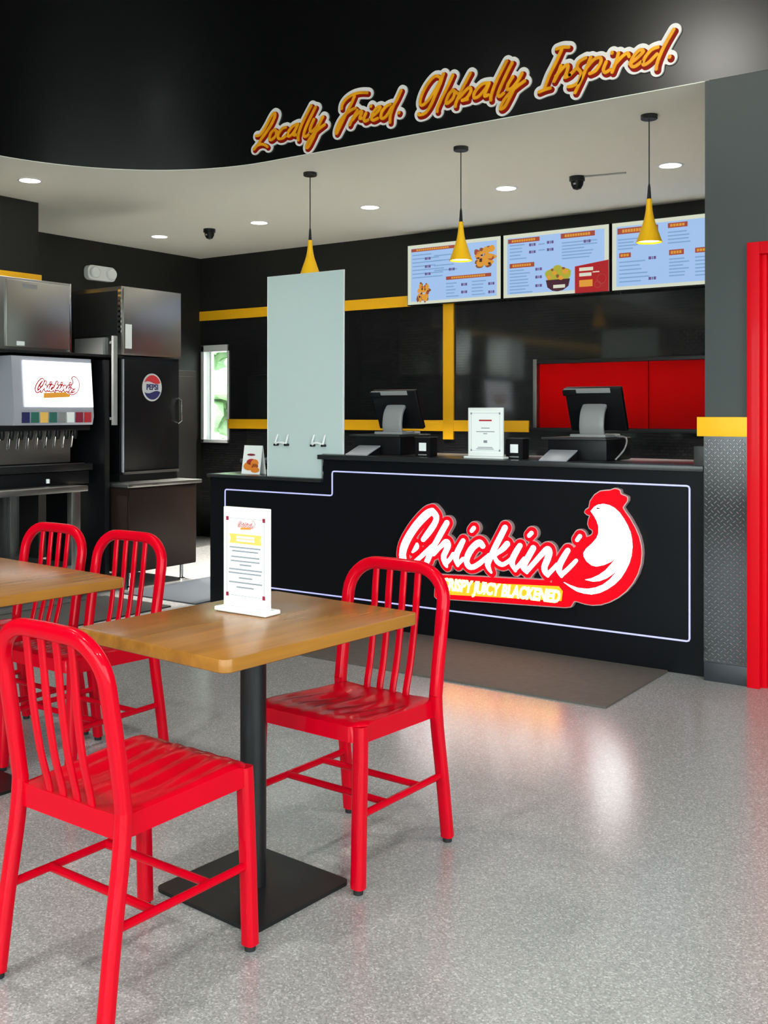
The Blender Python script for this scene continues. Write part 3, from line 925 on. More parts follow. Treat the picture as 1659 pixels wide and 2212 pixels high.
pd0 = None
for x, tx in zip((-4.57, -3.352, -2.126), ('yellow cone pendant lamp in front of the frosted glass', 'yellow cone pendant lamp in front of the first menu screen', 'yellow cone pendant lamp in front of the rightmost menu screen')):
    loc = (x, 5.63, SOFFIT_Z)
    if pd0 is None:
        t = pd0 = thing('pendant_lamp', tx, 'lamp', loc, 0, 'yellow pendant lamps above the counter')
        MB().lathe([(0, 0), (0.047, 0), (0.047, -0.020), (0.043, -0.024), (0, -0.024)], n=28).build('canopy', 'black_metal', t)
        MB().lathe([(0.0035, -0.02), (0.0035, -0.42)], n=8).build('cord', 'black_metal', t)
        MB().lathe([(0.004, -0.385), (0.007, -0.40), (0.012, -0.475), (0.0, -0.478)], n=16).build('stem', 'black_metal', t)
        out = smooth_path([(0.0145, -0.470), (0.0190, -0.53), (0.029, -0.585), (0.047, -0.64), (0.064, -0.690), (0.073, -0.713)], 4)
        MB().lathe(out + [(0.070, -0.714)] + [(max(r - 0.004, 0.004), h_) for r, h_ in out[::-1]], n=28).build('shade', 'lamp_yellow', t)
        MB().lathe([(0, -0.703), (0.064, -0.703)], n=24).build('diffuser', 'lamp_glow', t)
    else:
        dup(pd0, loc, 0, tx)

# ================================================================== MENU SCREENS
def quadprint(mb, u0, u1, v0, v1, W_, H_, d=-0.0012):
    mb.box(u0 * W_, u1 * W_, d, 0.0, v0 * H_, v1 * H_)


def menu_screen(x, tx, heads, prices, blocks, extra):
    W_, H_ = 0.985, 0.560
    t = thing('menu_screen', tx, 'screen', (x, 7.99, 2.33), 0, 'menu screens in a row above the counter')
    MB().box(0, W_, 0.004, 0.06, 0, H_, 0.004).build('housing', 'black_plastic', t)
    MB().box(0.40 * W_, 0.60 * W_, 0.06, 0.125, 0.15, 0.40).build('wall_bracket', 'black_metal', t)
    MB().box(0.008, W_ - 0.008, 0.0015, 0.004, 0.008, H_ - 0.008).build('screen_border', 'scr_edge', t)
    MB().box(0.045, W_ - 0.045, 0.0, 0.0015, 0.035, H_ - 0.04).build('screen', 'scr_blue', t)
    for u0, u1, v, hh in heads:
        MB().box(u0 * W_, u1 * W_, -0.0015, 0.0, (v - hh / 2) * H_, (v + hh / 2) * H_).build('menu_heading', 'scr_head', t)
        g = MB()
        n_ = max(3, int((u1 - u0) / 0.03))
        for k in range(n_):
            a = u0 + (u1 - u0) * (0.12 + 0.76 * k / n_)
            g.box(a * W_, (a + (u1 - u0) * 0.6 / n_) * W_, -0.0022, -0.0015, (v - hh * 0.26) * H_, (v + hh * 0.26) * H_)
        g.build('heading_lettering', 'scr_gold', t)
    tb = MB()
    rng = random.Random(tx)
    for u0, u1, v0, v1, n_ in blocks:
        for k in range(n_):
            v = v1 - (v1 - v0) * (k + 0.5) / n_
            tb.box(u0 * W_, (u0 + (u1 - u0) * rng.uniform(0.55, 1)) * W_, -0.0012, 0.0, (v - 0.009) * H_, (v + 0.009) * H_)
    tb.build('menu_text', 'scr_text', t)['kind'] = 'stuff'
    pb = MB()
    for u, v in prices:
        for k, wk in ((0, 0.022), (0.028, 0.008), (0.042, 0.02)):
            pb.box((u + k) * W_, (u + k + wk) * W_, -0.0014, 0.0, (v - 0.021) * H_, (v + 0.021) * H_)
    pb.build('menu_prices', 'scr_price', t)['kind'] = 'stuff'
    extra(t, W_, H_)
    return t


def blobs(t, name, items, W_, H_):
    for k, (material, pts) in enumerate(items):
        b = MB()
        for n_, (u, v, ru, rv) in enumerate(pts):
            d = -0.0014 - 0.0004 * k - 0.00005 * n_
            ring = [((u + ru * math.cos(a) * (1 + 0.12 * math.sin(3 * a + n_))) * W_, (v + rv * math.sin(a) * (1 + 0.12 * math.cos(2 * a + n_))) * H_) for a in [2 * math.pi * i / 18 for i in range(18)]]
            b.prism([ring], d, 0.0)
        b.build(name, material, t)


def heap(t, cu, cv, su, sv, seed):
    rng = random.Random(seed)
    layers = []
    for mt, n_, k in (('scr_brown', 9, 1.0), ('scr_gold', 13, 0.8), ('scr_head', 4, 0.7), ('scr_gold', 8, 0.55), ('scr_dark', 5, 0.8)):
        sm = 0.42 if mt == 'scr_dark' else 1.0
        layers.append((mt, [(cu + su * k * rng.uniform(-1, 1), cv + sv * k * rng.uniform(-1, 1), su * sm * rng.uniform(0.16, 0.36), sv * sm * rng.uniform(0.16, 0.36)) for _ in range(n_)]))
    blobs(t, 'food_picture', layers, W_=0.985, H_=0.560)


def extra1(t, W_, H_):
    heap(t, 0.83, 0.69, 0.12, 0.15, 3)
    heap(t, 0.185, 0.19, 0.065, 0.15, 5)


def extra2(t, W_, H_):
    bowl = [(0.42, 0.24), (0.435, 0.13), (0.48, 0.075), (0.53, 0.06), (0.58, 0.075), (0.63, 0.13), (0.645, 0.24)]
    MB().prism([[(u * W_, v * H_) for u, v in bowl]], -0.0016, 0).build('bowl_picture', 'scr_dark', t)
    blobs(t, 'food_picture', [('scr_green', [(0.533, 0.31, 0.118, 0.115), (0.47, 0.30, 0.05, 0.09), (0.59, 0.31, 0.055, 0.10), (0.53, 0.40, 0.05, 0.05)]),
                              ('scr_gold', [(0.50, 0.34, 0.022, 0.035), (0.60, 0.35, 0.028, 0.04), (0.56, 0.26, 0.025, 0.03), (0.45, 0.28, 0.02, 0.03)]),
                              ('scr_brown', [(0.53, 0.29, 0.014, 0.03), (0.585, 0.40, 0.014, 0.02), (0.48, 0.39, 0.012, 0.02)])], W_, H_)
    MB().box(0.49 * W_, 0.60 * W_, -0.0024, -0.0016, 0.11 * H_, 0.16 * H_).build('bowl_lettering', 'scr_edge', t)
    MB().prism([[(0.69 * W_, 0.012 * H_), (0.992 * W_, 0.012 * H_), (0.992 * W_, 0.47 * H_), (0.69 * W_, 0.41 * H_)]], -0.0016, 0).build('promo_panel', 'scr_red', t)
    g = MB()
    for u0, u1, v0, v1 in ((0.73, 0.855, 0.335, 0.385), (0.73, 0.84, 0.255, 0.305), (0.85, 0.91, 0.30, 0.315)):
        g.box(u0 * W_, u1 * W_, -0.0024, -0.0016, v0 * H_, v1 * H_)
    g.build('promo_lettering', 'scr_edge', t)
    MB().box(0.73 * W_, 0.85 * W_, -0.0024, -0.0016, 0.10 * H_, 0.20 * H_).build('promo_lettering', 'scr_gold', t)
    g = MB()
    for c in ((0.93, 0.20, 0.04), (0.895, 0.12, 0.028)):
        ring = [(c[0] * W_ + c[2] * W_ * math.cos(a), -0.002, c[1] * H_ + c[2] * W_ * math.sin(a)) for a in [2 * math.pi * i / 20 for i in range(20)]]
        g.sweep(ring, 0.0025, 0.001, up=(0, 1, 0), n=6, closed=True)
    g.build('promo_emblem', 'scr_head', t)


menu_screen(-5.335, 'wide menu screen with fried chicken pictures, leftmost of three', [(0.05, 0.52, 0.90, 0.05), (0.43, 0.90, 0.40, 0.055)],
            [(0.20, 0.75), (0.20, 0.62), (0.20, 0.50), (0.46, 0.54), (0.59, 0.28), (0.59, 0.16), (0.87, 0.26), (0.87, 0.13)],
            [(0.06, 0.42, 0.42, 0.85, 7), (0.43, 0.57, 0.08, 0.34, 5), (0.70, 0.85, 0.08, 0.34, 5), (0.30, 0.55, 0.50, 0.82, 4)], extra1)
menu_screen(-4.336, 'wide menu screen with a salad bowl and red corner panel, middle of three', [(0.055, 0.36, 0.88, 0.065), (0.56, 0.87, 0.88, 0.075), (0.07, 0.31, 0.50, 0.07)],
            [(0.26, 0.80), (0.26, 0.69), (0.43, 0.81), (0.43, 0.70), (0.77, 0.77), (0.32, 0.42), (0.32, 0.30), (0.32, 0.17)],
            [(0.07, 0.24, 0.58, 0.84, 5), (0.35, 0.42, 0.66, 0.84, 2), (0.57, 0.92, 0.52, 0.80, 6), (0.07, 0.30, 0.06, 0.45, 8)], extra2)
menu_screen(-3.337, 'wide menu screen of text only, rightmost, cut off by the wall', [(0.055, 0.40, 0.86, 0.085), (0.48, 0.64, 0.87, 0.07), (0.07, 0.17, 0.51, 0.07), (0.49, 0.61, 0.49, 0.075), (0.70, 0.82, 0.49, 0.07)],
            [(0.31, 0.66), (0.32, 0.44), (0.32, 0.15)],
            [(0.06, 0.28, 0.58, 0.76, 4), (0.48, 0.68, 0.60, 0.80, 4), (0.07, 0.33, 0.10, 0.44, 6), (0.49, 0.66, 0.14, 0.42, 6), (0.70, 0.92, 0.12, 0.42, 6)], lambda *a: None)

# ================================================================== SLOGAN ON THE FASCIA
txt = {'locally': 'amber script sign word reading Locally on the black fascia', 'fried': 'amber script sign word reading Fried on the black fascia',
       'globally': 'amber script sign word reading Globally on the black fascia', 'inspired': 'amber script sign word reading Inspired on the black fascia'}
for wname, letters in SLOGAN.items():
    allp = [p for _, ss in letters for s in ss for p in s]
    cx = sum(p[0] for p in allp) / len(allp)
    cz = sum(p[1] for p in allp) / len(allp)
    t = thing('slogan_word', txt[wname], 'sign', (cx, WALL_Y - 0.001, cz), 0, 'script slogan words on the fascia')
    L = [(n_, [smooth_path([(p[0] - cx, p[1] - cz, 0.0090) for p in s], 4) for s in ss]) for n_, ss in letters]
    every = [s for _, ss in L for s in ss]
    MB().prism(outlines(every, (), 0.0268, res=0.006), -0.012, 0.0).build('backing_board', 'sign_white', t, 0)
    MB().prism(outlines(every, (), 0.0085, (0.005, -0.008), 0.004), -0.018, -0.012).build('shadow_layer', 'sign_red', t, 0)
    for n_, ss in L:
        MB().prism(outlines(ss, (), 0.0, res=0.003), -0.026, -0.018).build('letter', 'sign_yellow', t, 0)

# ================================================================== COUNTER
CY = 5.273
ct = thing('order_counter', 'long black stepped order counter with glowing outline', 'counter', (0, 0, 0))
MB().prism([[(-5.18, 0), (-1.69, 0), (-1.69, 1.045), (-4.17, 1.045), (-4.17, 0.895), (-5.18, 0.895)]], CY, CY + 0.62).build('body', 'counter', ct, 0)
npts = [(-5.034, 0.814), (-4.095, 0.814), (-4.095, 0.97), (-1.775, 0.97), (-1.775, 0.172), (-5.034, 0.172)]
ns = MB()
loop = []
for i, p in enumerate(npts):
    a, b = Vector(npts[i - 1]), Vector(npts[(i + 1) % 6])
    p = Vector(p)
    for q in (p + (a - p).normalized() * 0.014, p + (a - p).normalized() * 0.004 + (b - p).normalized() * 0.004, p + (b - p).normalized() * 0.014):
        loop.append((q.x, CY - 0.004, q.y))
ns.sweep(loop, 0.0050, 0.0045, up=(0, 1, 0), n=8, closed=True)
ns.build('light_strip', 'neon', ct, label='thin glowing lavender outline')
tag(MB().box(-4.205, -1.70, CY - 0.022, CY + 0.66, 1.045, 1.075, 0.004).build('worktop', 'counter_top'),
    'dark raised worktop carrying the two tills', 'worktop')
tag(MB().box(-5.195, -4.175, CY - 0.022, CY + 0.66, 0.895, 0.918, 0.004).build('worktop', 'counter_top'),
    'dark lower worktop at the left end of the counter', 'worktop')
cb = MB().box(-1.745, -1.688, CY - 0.030, CY + 0.02, 1.076, 1.175, 0.002)
tag(cb.build('end_bracket', 'dark_grey'), 'small grey upstand at the right end of the raised worktop', 'bracket')

# frosted glass divider
gl = thing('frosted_glass_divider', 'tall frosted glass divider standing on the counter step', 'glass panel', (0, CY + 0.03, 0))
MB().prism([[(-4.672, 0.919), (-4.21, 0.919), (-4.21, 1.078), (-4.035, 1.078), (-4.03, 2.262), (-4.674, 2.262)]], 0, 0.012).build('glass_sheet', 'frosted', gl, 0)
MB().sweep([(-4.674, 0.006, 0.919), (-4.674, 0.006, 2.262), (-4.03, 0.006, 2.262), (-4.035, 0.006, 1.078)], 0.0035, 0.0075, up=(0, 1, 0), n=8, power=4).build('polished_edge', 'white_plastic', gl)
for gx in (-4.535, -4.222):
    b = MB()
    b.sweep(smooth_path([(gx - 0.045, -0.004, 1.20), (gx - 0.045, -0.03, 1.14), (gx - 0.02, -0.034, 1.148), (gx + 0.02, -0.034, 1.148), (gx + 0.045, -0.03, 1.14), (gx + 0.045, -0.004, 1.20)], 4), 0.007, n=8, up=(0, 1, 0.2))
    bo = b.build('clip', 'white_plastic', gl, label='clear U-shaped clip')
    for s in (-1, 1):
        MB().lathe([(0, -0.040), (0.008, -0.040), (0.008, 0.0)], (gx + s * 0.045, 0, 1.132), 12, 'y').build('clip_screw', 'black_metal', bo)

# ================================================================== THE LIT SIGN ON THE COUNTER
LX, LZ = -2.78, 0.56
sub = lambda ss: [[(p[0] - LX, p[1] - LZ, p[2]) for p in s] for s in ss]
subp = lambda pl: [(p[0] - LX, p[1] - LZ) for p in pl]
lets = {k: [smooth_path(s, 4) for s in sub(v)] for k, v in LOGO_LETTERS.items()}
every = [s for v in lets.values() for s in v]
back_p, bar_p, glow_p, bird_p, eye_p = subp(EMBLEM_BACK), subp(TAG_BAR), subp(TAG_GLOW), subp(ROOSTER), subp(ROOSTER_EYE)
back_loops = outlines(every, [back_p, bar_p], 0.028, res=0.005, pgrow=0.006)
face_loops = outlines(every, [back_p, bar_p], 0.022, res=0.005, pgrow=0.0)
sg = thing('lit_brand_sign', 'large lit red and white script sign with rooster on the counter front', 'sign', (LX, CY - 0.001, LZ))
MB().prism(back_loops, -0.030, 0.0).build('sign_case', 'sign_return', sg, 0)
MB().prism(face_loops, -0.034, -0.030).build('red_face', 'logo_red', sg, 0)
for k, ss in lets.items():
    MB().prism(outlines(ss, (), 0.0, res=0.0035), -0.040, -0.034).build('letter', 'logo_white', sg, 0)
bird = MB().prism([bird_p], -0.040, -0.034).build('rooster', 'logo_white', sg, 0)
MB().prism([eye_p], -0.0412, -0.040).build('eye', 'black_plastic', bird, 0)
tb = MB().prism([glow_p], -0.039, -0.034).build('tagline_panel', 'logo_orange', sg, 0)
tm = text_mesh('CRISPY JUICY BLACKENED', 0.074, 'logo_cream', 0.25, 0.0034, 0.002)
gx0, gx1 = min(p[0] for p in glow_p), max(p[0] for p in glow_p)
zs = [p[1] for p in glow_p]
xs_ = [v.co.x for v in tm.vertices]
zz_ = [v.co.z for v in tm.vertices]
kx = (gx1 - gx0) * 0.955 / (max(xs_) - min(xs_))
kz = (max(zs) - min(zs)) * 0.80 / (max(zz_) - min(zz_))
tm.transform(Matrix.Diagonal((kx, 1, kz, 1)))
to = place('tagline_text', tm, tb)
to.location = ((gx0 + gx1) / 2, -0.041, (max(zs) + min(zs)) / 2)


# small prints of the same emblem, shared meshes scaled down
pr_out = MB().prism(outlines(every, [], 0.030, res=0.008), -0.02, 0.0).mesh('emblem_outline', 'ink_red', 0)
pr_fill = MB().prism(outlines(every, [], 0.001, res=0.006), -0.035, -0.02).mesh('emblem_fill', 'ink_white', 0)
pr_bird_o = MB().prism(outlines([], [bird_p], 0.026, res=0.008), -0.02, 0.0).mesh('emblem_bird_outline', 'ink_red', 0)
pr_bird = MB().prism([bird_p], -0.035, -0.02).mesh('emblem_bird', 'ink_white', 0)
pr_bar = MB().prism([bar_p], -0.03, 0.0).mesh('emblem_bar', 'ink_orange', 0)


def lit_copy(me, material):
    c = me.copy()
    c.materials.clear()
    c.materials.append(M[material])
    return c


LIT = {'emblem_outline': lit_copy(pr_out, 'scr_red'), 'emblem_fill': lit_copy(pr_fill, 'scr_white'), 'emblem_bird_outline': lit_copy(pr_bird_o, 'scr_red'),
       'emblem_bird': lit_copy(pr_bird, 'scr_white'), 'emblem_bar': lit_copy(pr_bar, 'scr_gold')}


def emblem_print(parent, loc, width, rz=0.0, lit=False):
    k = width / 1.95
    for n_, me in (('emblem_outline', pr_out), ('emblem_lettering', pr_fill), ('emblem_outline', pr_bird_o), ('emblem_rooster', pr_bird), ('emblem_bar', pr_bar)):
        o = place(n_, LIT[me.name] if lit else me, parent)
        o.location = loc
        o.rotation_euler = (0, 0, R(rz))
        o.scale = (k, k * 0.25, k)


# ================================================================== TILLS AND THINGS ON THE COUNTER
TOPZ = 1.0755


def till(px, py, tx, cash_tx, cable):
    c = thing('cash_drawer', cash_tx, 'cash drawer', (px, py, TOPZ))
    MB().box(-0.20, 0.16, -0.10, 0.26, 0.0, 0.115, 0.004).build('drawer_case', 'black_plastic', c)
    MB().box(-0.185, 0.145, 0.258, 0.268, 0.012, 0.10, 0.003).build('drawer_front', 'dark_grey', c)
    MB().box(-0.24, 0.16, -0.11, 0.265, 0.1155, 0.128, 0.003).build('shelf_lid', 'dark_grey', c)
    t = thing('till', tx, 'till', (px, py, TOPZ + 0.1285))
    MB().box(-0.10, 0.12, -0.02, 0.20, 0.0, 0.018, 0.005).build('base', 'grey_plastic', t)
    n_ = MB()
    n_.sweep(smooth_path([(0.02, 0.03, 0.01), (0.02, 0.015, 0.06), (0.02, 0.03, 0.14), (0.02, 0.07, 0.19)], 4), 0.075, 0.012, up=(0, 1, 0), n=12, power=5)
    n_.build('stand', 'grey_plastic', t)
    hd = MB().box(-0.175, 0.175, -0.016, 0.016, -0.135, 0.135, 0.008, 3).build('display', 'black_plastic', t)
    hd.location = (0.02, 0.085, 0.165)
    hd.rotation_euler = (R(-22), 0, R(180))
    # local -y is now the side that faces the kitchen
    MB().box(-0.165, 0.165, -0.018, -0.0162, -0.122, 0.122).build('screen', 'scr_white', hd)
    emblem_print(hd, (0, -0.0185, 0.0), 0.20, lit=True)
    MB().box(-0.11, 0.175, 0.0155, 0.020, 0.105, 0.1345, 0.002).build('top_vent', 'grey_plastic', hd)
    MB().box(0.10, 0.185, -0.012, 0.026, 0.09, 0.128, 0.004).build('card_reader', 'black_plastic', hd)
    if cable:
        MB().sweep(smooth_path([(0.08, 0.15, 0.006), (0.20, 0.08, 0.0), (0.235, -0.02, -0.06), (0.20, -0.07, -0.122)], 5), 0.005, n=8, up=(0.3, 0.3, 1)).build('cable', 'grey_plastic', t)
    return t


till(-3.872, 5.58, 'black till with grey stand in front of the yellow upright band', 'black cash drawer under the till near the frosted glass', False)
till(-2.477, 5.58, 'black till with grey stand in front of the red hatch', 'black cash drawer under the till by the red hatch', True)

for (x, y, tx) in ((-3.925, 5.365, 'slanted silver customer pad at the left till'), (-2.56, 5.365, 'slanted silver customer pad at the right till')):
    t = thing('customer_pad', tx, 'keypad', (x, y, TOPZ), 0, 'slanted customer pads')
    MB().prism([[(-0.06, 0), (0.09, 0), (0.09, 0.05), (0.08, 0.055)]], -0.075, 0.075).build('wedge_base', 'black_plastic', t)
    t.children[0].rotation_euler = (0, 0, R(90))
    p = MB().box(-0.085, 0.085, -0.09, 0.07, -0.004, 0.004, 0.003).build('touch_plate', 'silver', t)
    p.location = (0, 0.015, 0.032)
    p.rotation_euler = (R(20), 0, 0)
for (x, y, tx) in ((-3.47, 5.40, 'small black card terminal with white label, left of the certificate'), (-2.87, 5.46, 'small black card terminal with white label, right of the certificate')):
    t = thing('card_terminal', tx, 'terminal', (x, y, TOPZ), 0, 'card terminals on the counter')
    MB().prism([rrect(-0.055, 0.055, 0.0, 0.115, 0.008)], -0.03, 0.05).build('case', 'black_plastic', t)
    MB().box(-0.026, 0.026, -0.032, -0.0302, 0.035, 0.085).build('label', 'paper', t)
    MB().box(-0.03, 0.03, -0.0345, -0.0302, 0.008, 0.015, 0.001).build('card_slot', 'grey_plastic', t)
    MB().box(-0.06, 0.06, -0.035, 0.055, 0.1152, 0.122, 0.003).build('top_lid', 'dark_grey', t)


def card_stand(x, y, z, w_, h_, rz, tx, fancy):
    t = thing('table_sign' if fancy else 'counter_certificate', tx, 'sign', (x, y, z), rz)
    MB().box(-w_ * 0.57, w_ * 0.57, -0.035, 0.035, 0.0, 0.014, 0.006, 3).build('foot', 'white_plastic', t)
    MB().box(-w_ / 2, w_ / 2, -0.006, 0.006, 0.0145, h_, 0.002).build('board', 'white_plastic', t)
    MB().box(-w_ * 0.455, w_ * 0.455, -0.0068, -0.0061, 0.035, h_ - 0.018).build('printed_sheet', 'paper', t)
    b = MB()
    x0, x1, z0, z1 = -w_ * 0.415, w_ * 0.415, 0.047, h_ - 0.032
    for a in ((x0, x1, z0, z0 + 0.0012), (x0, x1, z1 - 0.0012, z1), (x0, x0 + 0.0012, z0, z1), (x1 - 0.0012, x1, z0, z1)):
        b.box(a[0], a[1], -0.0074, -0.0068, a[2], a[3])
    b.build('border_line', 'ink_grey', t)
    b = MB()
    for xx in (x0 + 0.002, x1 - 0.002):
        for zz in (z0 + 0.002, z1 - 0.002):
            b.box(xx - 0.005, xx + 0.005, -0.0079, -0.0074, zz - 0.006, zz + 0.006)
    b.build('corner_ornament', 'ink_maroon' if fancy else 'ink_grey', t)
    rng = random.Random(tx)
    b = MB()
    if fancy:
        emblem_print(t, (0.004, -0.0069, h_ * 0.835), w_ * 0.50)
        g = MB().prism([[(-w_ * 0.36, h_ * 0.655), (-w_ * 0.33, h_ * 0.695), (-w_ * 0.36, h_ * 0.745), (w_ * 0.36, h_ * 0.745), (w_ * 0.33, h_ * 0.70), (w_ * 0.36, h_ * 0.65)]], -0.0076, -0.0068)
        g.build('gold_ribbon', 'ink_gold', t, 0)
        g = MB()
        for zz in (0.715, 0.685):
            g.box(-w_ * 0.20, w_ * 0.20, -0.0082, -0.0077, h_ * zz - 0.0035, h_ * zz + 0.0035)
        g.build('ribbon_lettering', 'ink_white', t, 0)
        rows = [(0.615, 0.36), (0.58, 0.30), (0.525, 0.32), (0.485, 0.33), (0.45, 0.13), (0.405, 0.37), (0.37, 0.38), (0.325, 0.15), (0.28, 0.37), (0.235, 0.2)]
    else:
        rows = [(0.60, 0.12), (0.53, 0.26), (0.49, 0.06), (0.22, 0.22), (0.19, 0.26)]
        b.box(-0.012, 0.012, -0.0074, -0.0068, h_ * 0.31, h_ * 0.36)
        e = MB()
        e.box(-w_ * 0.18, w_ * 0.18, -0.0074, -0.0068, h_ * 0.735, h_ * 0.765)
        e.build('printed_emblem', 'ink_red', t, 0)
    for v, hw in rows:
        hh = 0.0022
        b.box(-w_ * hw, w_ * hw * rng.uniform(0.9, 1), -0.0074, -0.0068, h_ * v - hh, h_ * v + hh)
    b.build('printed_text', 'ink_grey', t, 0)
    return t


card_stand(-3.02, 5.36, TOPZ, 0.235, 0.30, 0, 'white framed certificate standing between the two tills', False)
t = thing('menu_card', 'white folded menu card with a red food picture on the low worktop', 'card', (-4.905, 5.42, 0.9185))
MB().prism([[(-0.035, 0.0), (-0.031, 0.0), (0.0, 0.194), (0.031, 0.0), (0.035, 0.0), (0.002, 0.198), (-0.002, 0.198)]], -0.085, 0.085).build('folded_card', 'paper', t, 0)
t.children[0].rotation_euler = (0, 0, R(90))
for nm, mt, items in (('food_picture', 'ink_orange', [(-0.02, 0.055, 0.05, 0.03), (0.03, 0.075, 0.035, 0.03), (0.04, 0.03, 0.04, 0.02)]), ('food_picture', 'ink_red', [(0.0, 0.085, 0.045, 0.022), (0.035, 0.055, 0.03, 0.018)]), ('printed_text', 'ink_maroon', [(-0.01, 0.135, 0.038, 0.008)])):
    b = MB()
    for k, (cx, cz, rx, rz_) in enumerate(items):
        b.prism([[(cx + rx * math.cos(a), cz + rz_ * math.sin(a)) for a in [2 * math.pi * i / 14 for i in range(14)]]], -0.0022 - 0.0002 * k, -0.0004)
    o = b.build(nm, mt, t, 0)
    o.rotation_euler = (R(-9.7), 0, 0)
    o.location = (0, -0.0362, 0)

# back counter along the kitchen wall
bc = thing('back_counter', 'low black counter along the mosaic back wall', 'counter', (-4.2, 7.78, 0))
MB().box(-2.7, 2.6, -0.30, 0.32, 0.08, 0.86).build('body', 'black_plastic', bc)
MB().box(-2.72, 2.62, -0.33, 0.325, 0.862, 0.895, 0.004).build('worktop', 'counter_top', bc)
MB().box(-2.68, 2.58, -0.24, 0.30, 0.0, 0.079).build('plinth', 'black_metal', bc)
for k in range(6):
    a = -2.68 + k * 0.88
    dr = MB().box(a, a + 0.86, -0.318, -0.301, 0.10, 0.84, 0.003).build('cabinet_door', 'counter', bc)
    MB().box(a + 0.30, a + 0.56, -0.335, -0.319, 0.78, 0.795, 0.002).build('handle', 'chrome', dr)

# ================================================================== DRINKS STATION ON THE LEFT
FX = -6.30
# steel work table under the dispenser
t = thing('steel_work_table', 'stainless steel work table under the drinks dispenser', 'table', (0, 0, 0))
MB().box(-6.95, -6.10, 3.40, 4.96, 0.775, 0.815, 0.004).build('table_top', 'steel_dark', t)
for y in (3.46, 4.88):
    for x in (-6.16, -6.88):
        MB().box(x - 0.025, x + 0.025, y - 0.04, y + 0.04, 0, 0.7745, 0.003).build('leg', 'steel', t)
MB().box(-6.93, -6.14, 3.42, 4.93, 0.22, 0.245, 0.003).build('lower_shelf', 'steel_dark', t)
MB().box(-6.92, -6.90, 3.46, 4.90, 0.246, 0.774).build('back_panel', 'dark_grey', t)

# black housing panel between the two machines
t = thing('partition_panel', 'tall black panel between the dispenser and the ice bin', 'panel', (0, 0, 0))
MB().box(-6.95, -6.25, 5.235, 5.28, 0, 1.745, 0.003).build('panel', 'black_plastic', t)
MB().box(-6.2495, -6.245, 5.237, 5.278, 0, 1.74, 0.001).build('edge_strip', 'black_metal', t)

s = thing('soda_dispenser', 'black soda dispenser with a lit white logo screen', 'dispenser', (-6.9, 4.13, 0.8155))
# local: x forward from the wall (0..0.62), y along the wall
MB().box(0.0, 0.46, 0.02, 0.93, 0.0, 0.95, 0.006).build('cabinet', 'black_plastic', s)
hd = MB().prism([[(0.40, 0.44), (0.64, 0.44), (0.655, 0.50), (0.62, 0.93), (0.40, 0.93)]], 0.31, 1.0).build('head', 'silver', s, 30)
scr = MB().box(-0.295, 0.30, -0.004, 0.0, -0.165, 0.165).build('screen', 'scr_white', s)
scr.location = (0.642, 0.692, 0.735)
scr.rotation_euler = (R(-4.8), 0, R(90))
emblem_print(scr, (-0.005, -0.0042, -0.02), 0.50, lit=True)
for k, mt in enumerate(('ink_navy', 'ink_green', 'ink_gold', 'ink_green', 'grey_plastic', 'paper', 'ink_maroon', 'ink_red')):
    p = MB().box(0.0, 0.006, 0.0, 0.062, 0.0, 0.075).build('flavour_label', mt, s)
    p.location = (0.6535, 0.372 + k * 0.077, 0.458)
MB().box(0.40, 0.615, 0.22, 1.0, 0.40, 0.438, 0.004).build('valve_rail', 'black_plastic', s)
for k in range(9):
    y = 0.28 + k * 0.078
    v = MB().lathe([(0, 0.40), (0.018, 0.40), (0.018, 0.36), (0.010, 0.335), (0, 0.335)], (0.56, y, 0), 12).build('valve', 'black_plastic', s)
    MB().sweep([(0.545, y, 0.40), (0.525, y, 0.34), (0.515, y, 0.27)], 0.010, 0.003, up=(1, 0, 0), n=6).build('lever', 'chrome', v)
MB().box(0.461, 0.470, 0.15, 0.93, 0.16, 0.40).build('splash_plate', 'steel_dark', s)
MB().box(0.461, 0.62, 0.12, 1.02, 0.10, 0.15, 0.004).build('drip_tray', 'black_metal', s)
MB().box(0.55, 0.575, 0.12, 0.98, 0.150, 0.1535).build('drip_grille', 'steel', s)
MB().box(0.461, 0.60, 0.02, 1.0, 0.0, 0.095, 0.004).build('lower_case', 'black_plastic', s)
MB().lathe([(0, 0), (0.014, 0), (0.014, 0.03), (0, 0.032)], (0.615, 0.62, 0.02), 12).build('knob', 'white_plastic', s)

i1 = thing('ice_machine', 'stainless steel ice machine on top of the soda dispenser', 'ice machine', (-6.95, 4.0, 1.79))
MB().box(0.02, 0.62, 0.0, 0.985, 0.0, 0.51, 0.006).build('case', 'steel_dark', i1)
MB().box(0.6205, 0.634, 0.43, 0.965, 0.02, 0.49, 0.004).build('front_panel', 'steel', i1)
MB().box(0.6345, 0.636, 0.51, 0.575, 0.03, 0.06).build('sticker', 'paper', i1)
MB().box(0.6205, 0.63, 0.968, 0.982, 0.0, 0.51, 0.002).build('corner_trim', 'chrome', i1)
MB().box(0.6345, 0.636, 0.56, 0.68, 0.44, 0.47).build('badge', 'grey_plastic', i1)
# a dark shelf between them
tag(MB().box(-6.95, -6.28, 3.98, 5.44, 1.768, 1.788, 0.003).build('machine_shelf', 'black_metal'), 'thin black shelf above the lit drinks screen', 'shelf')

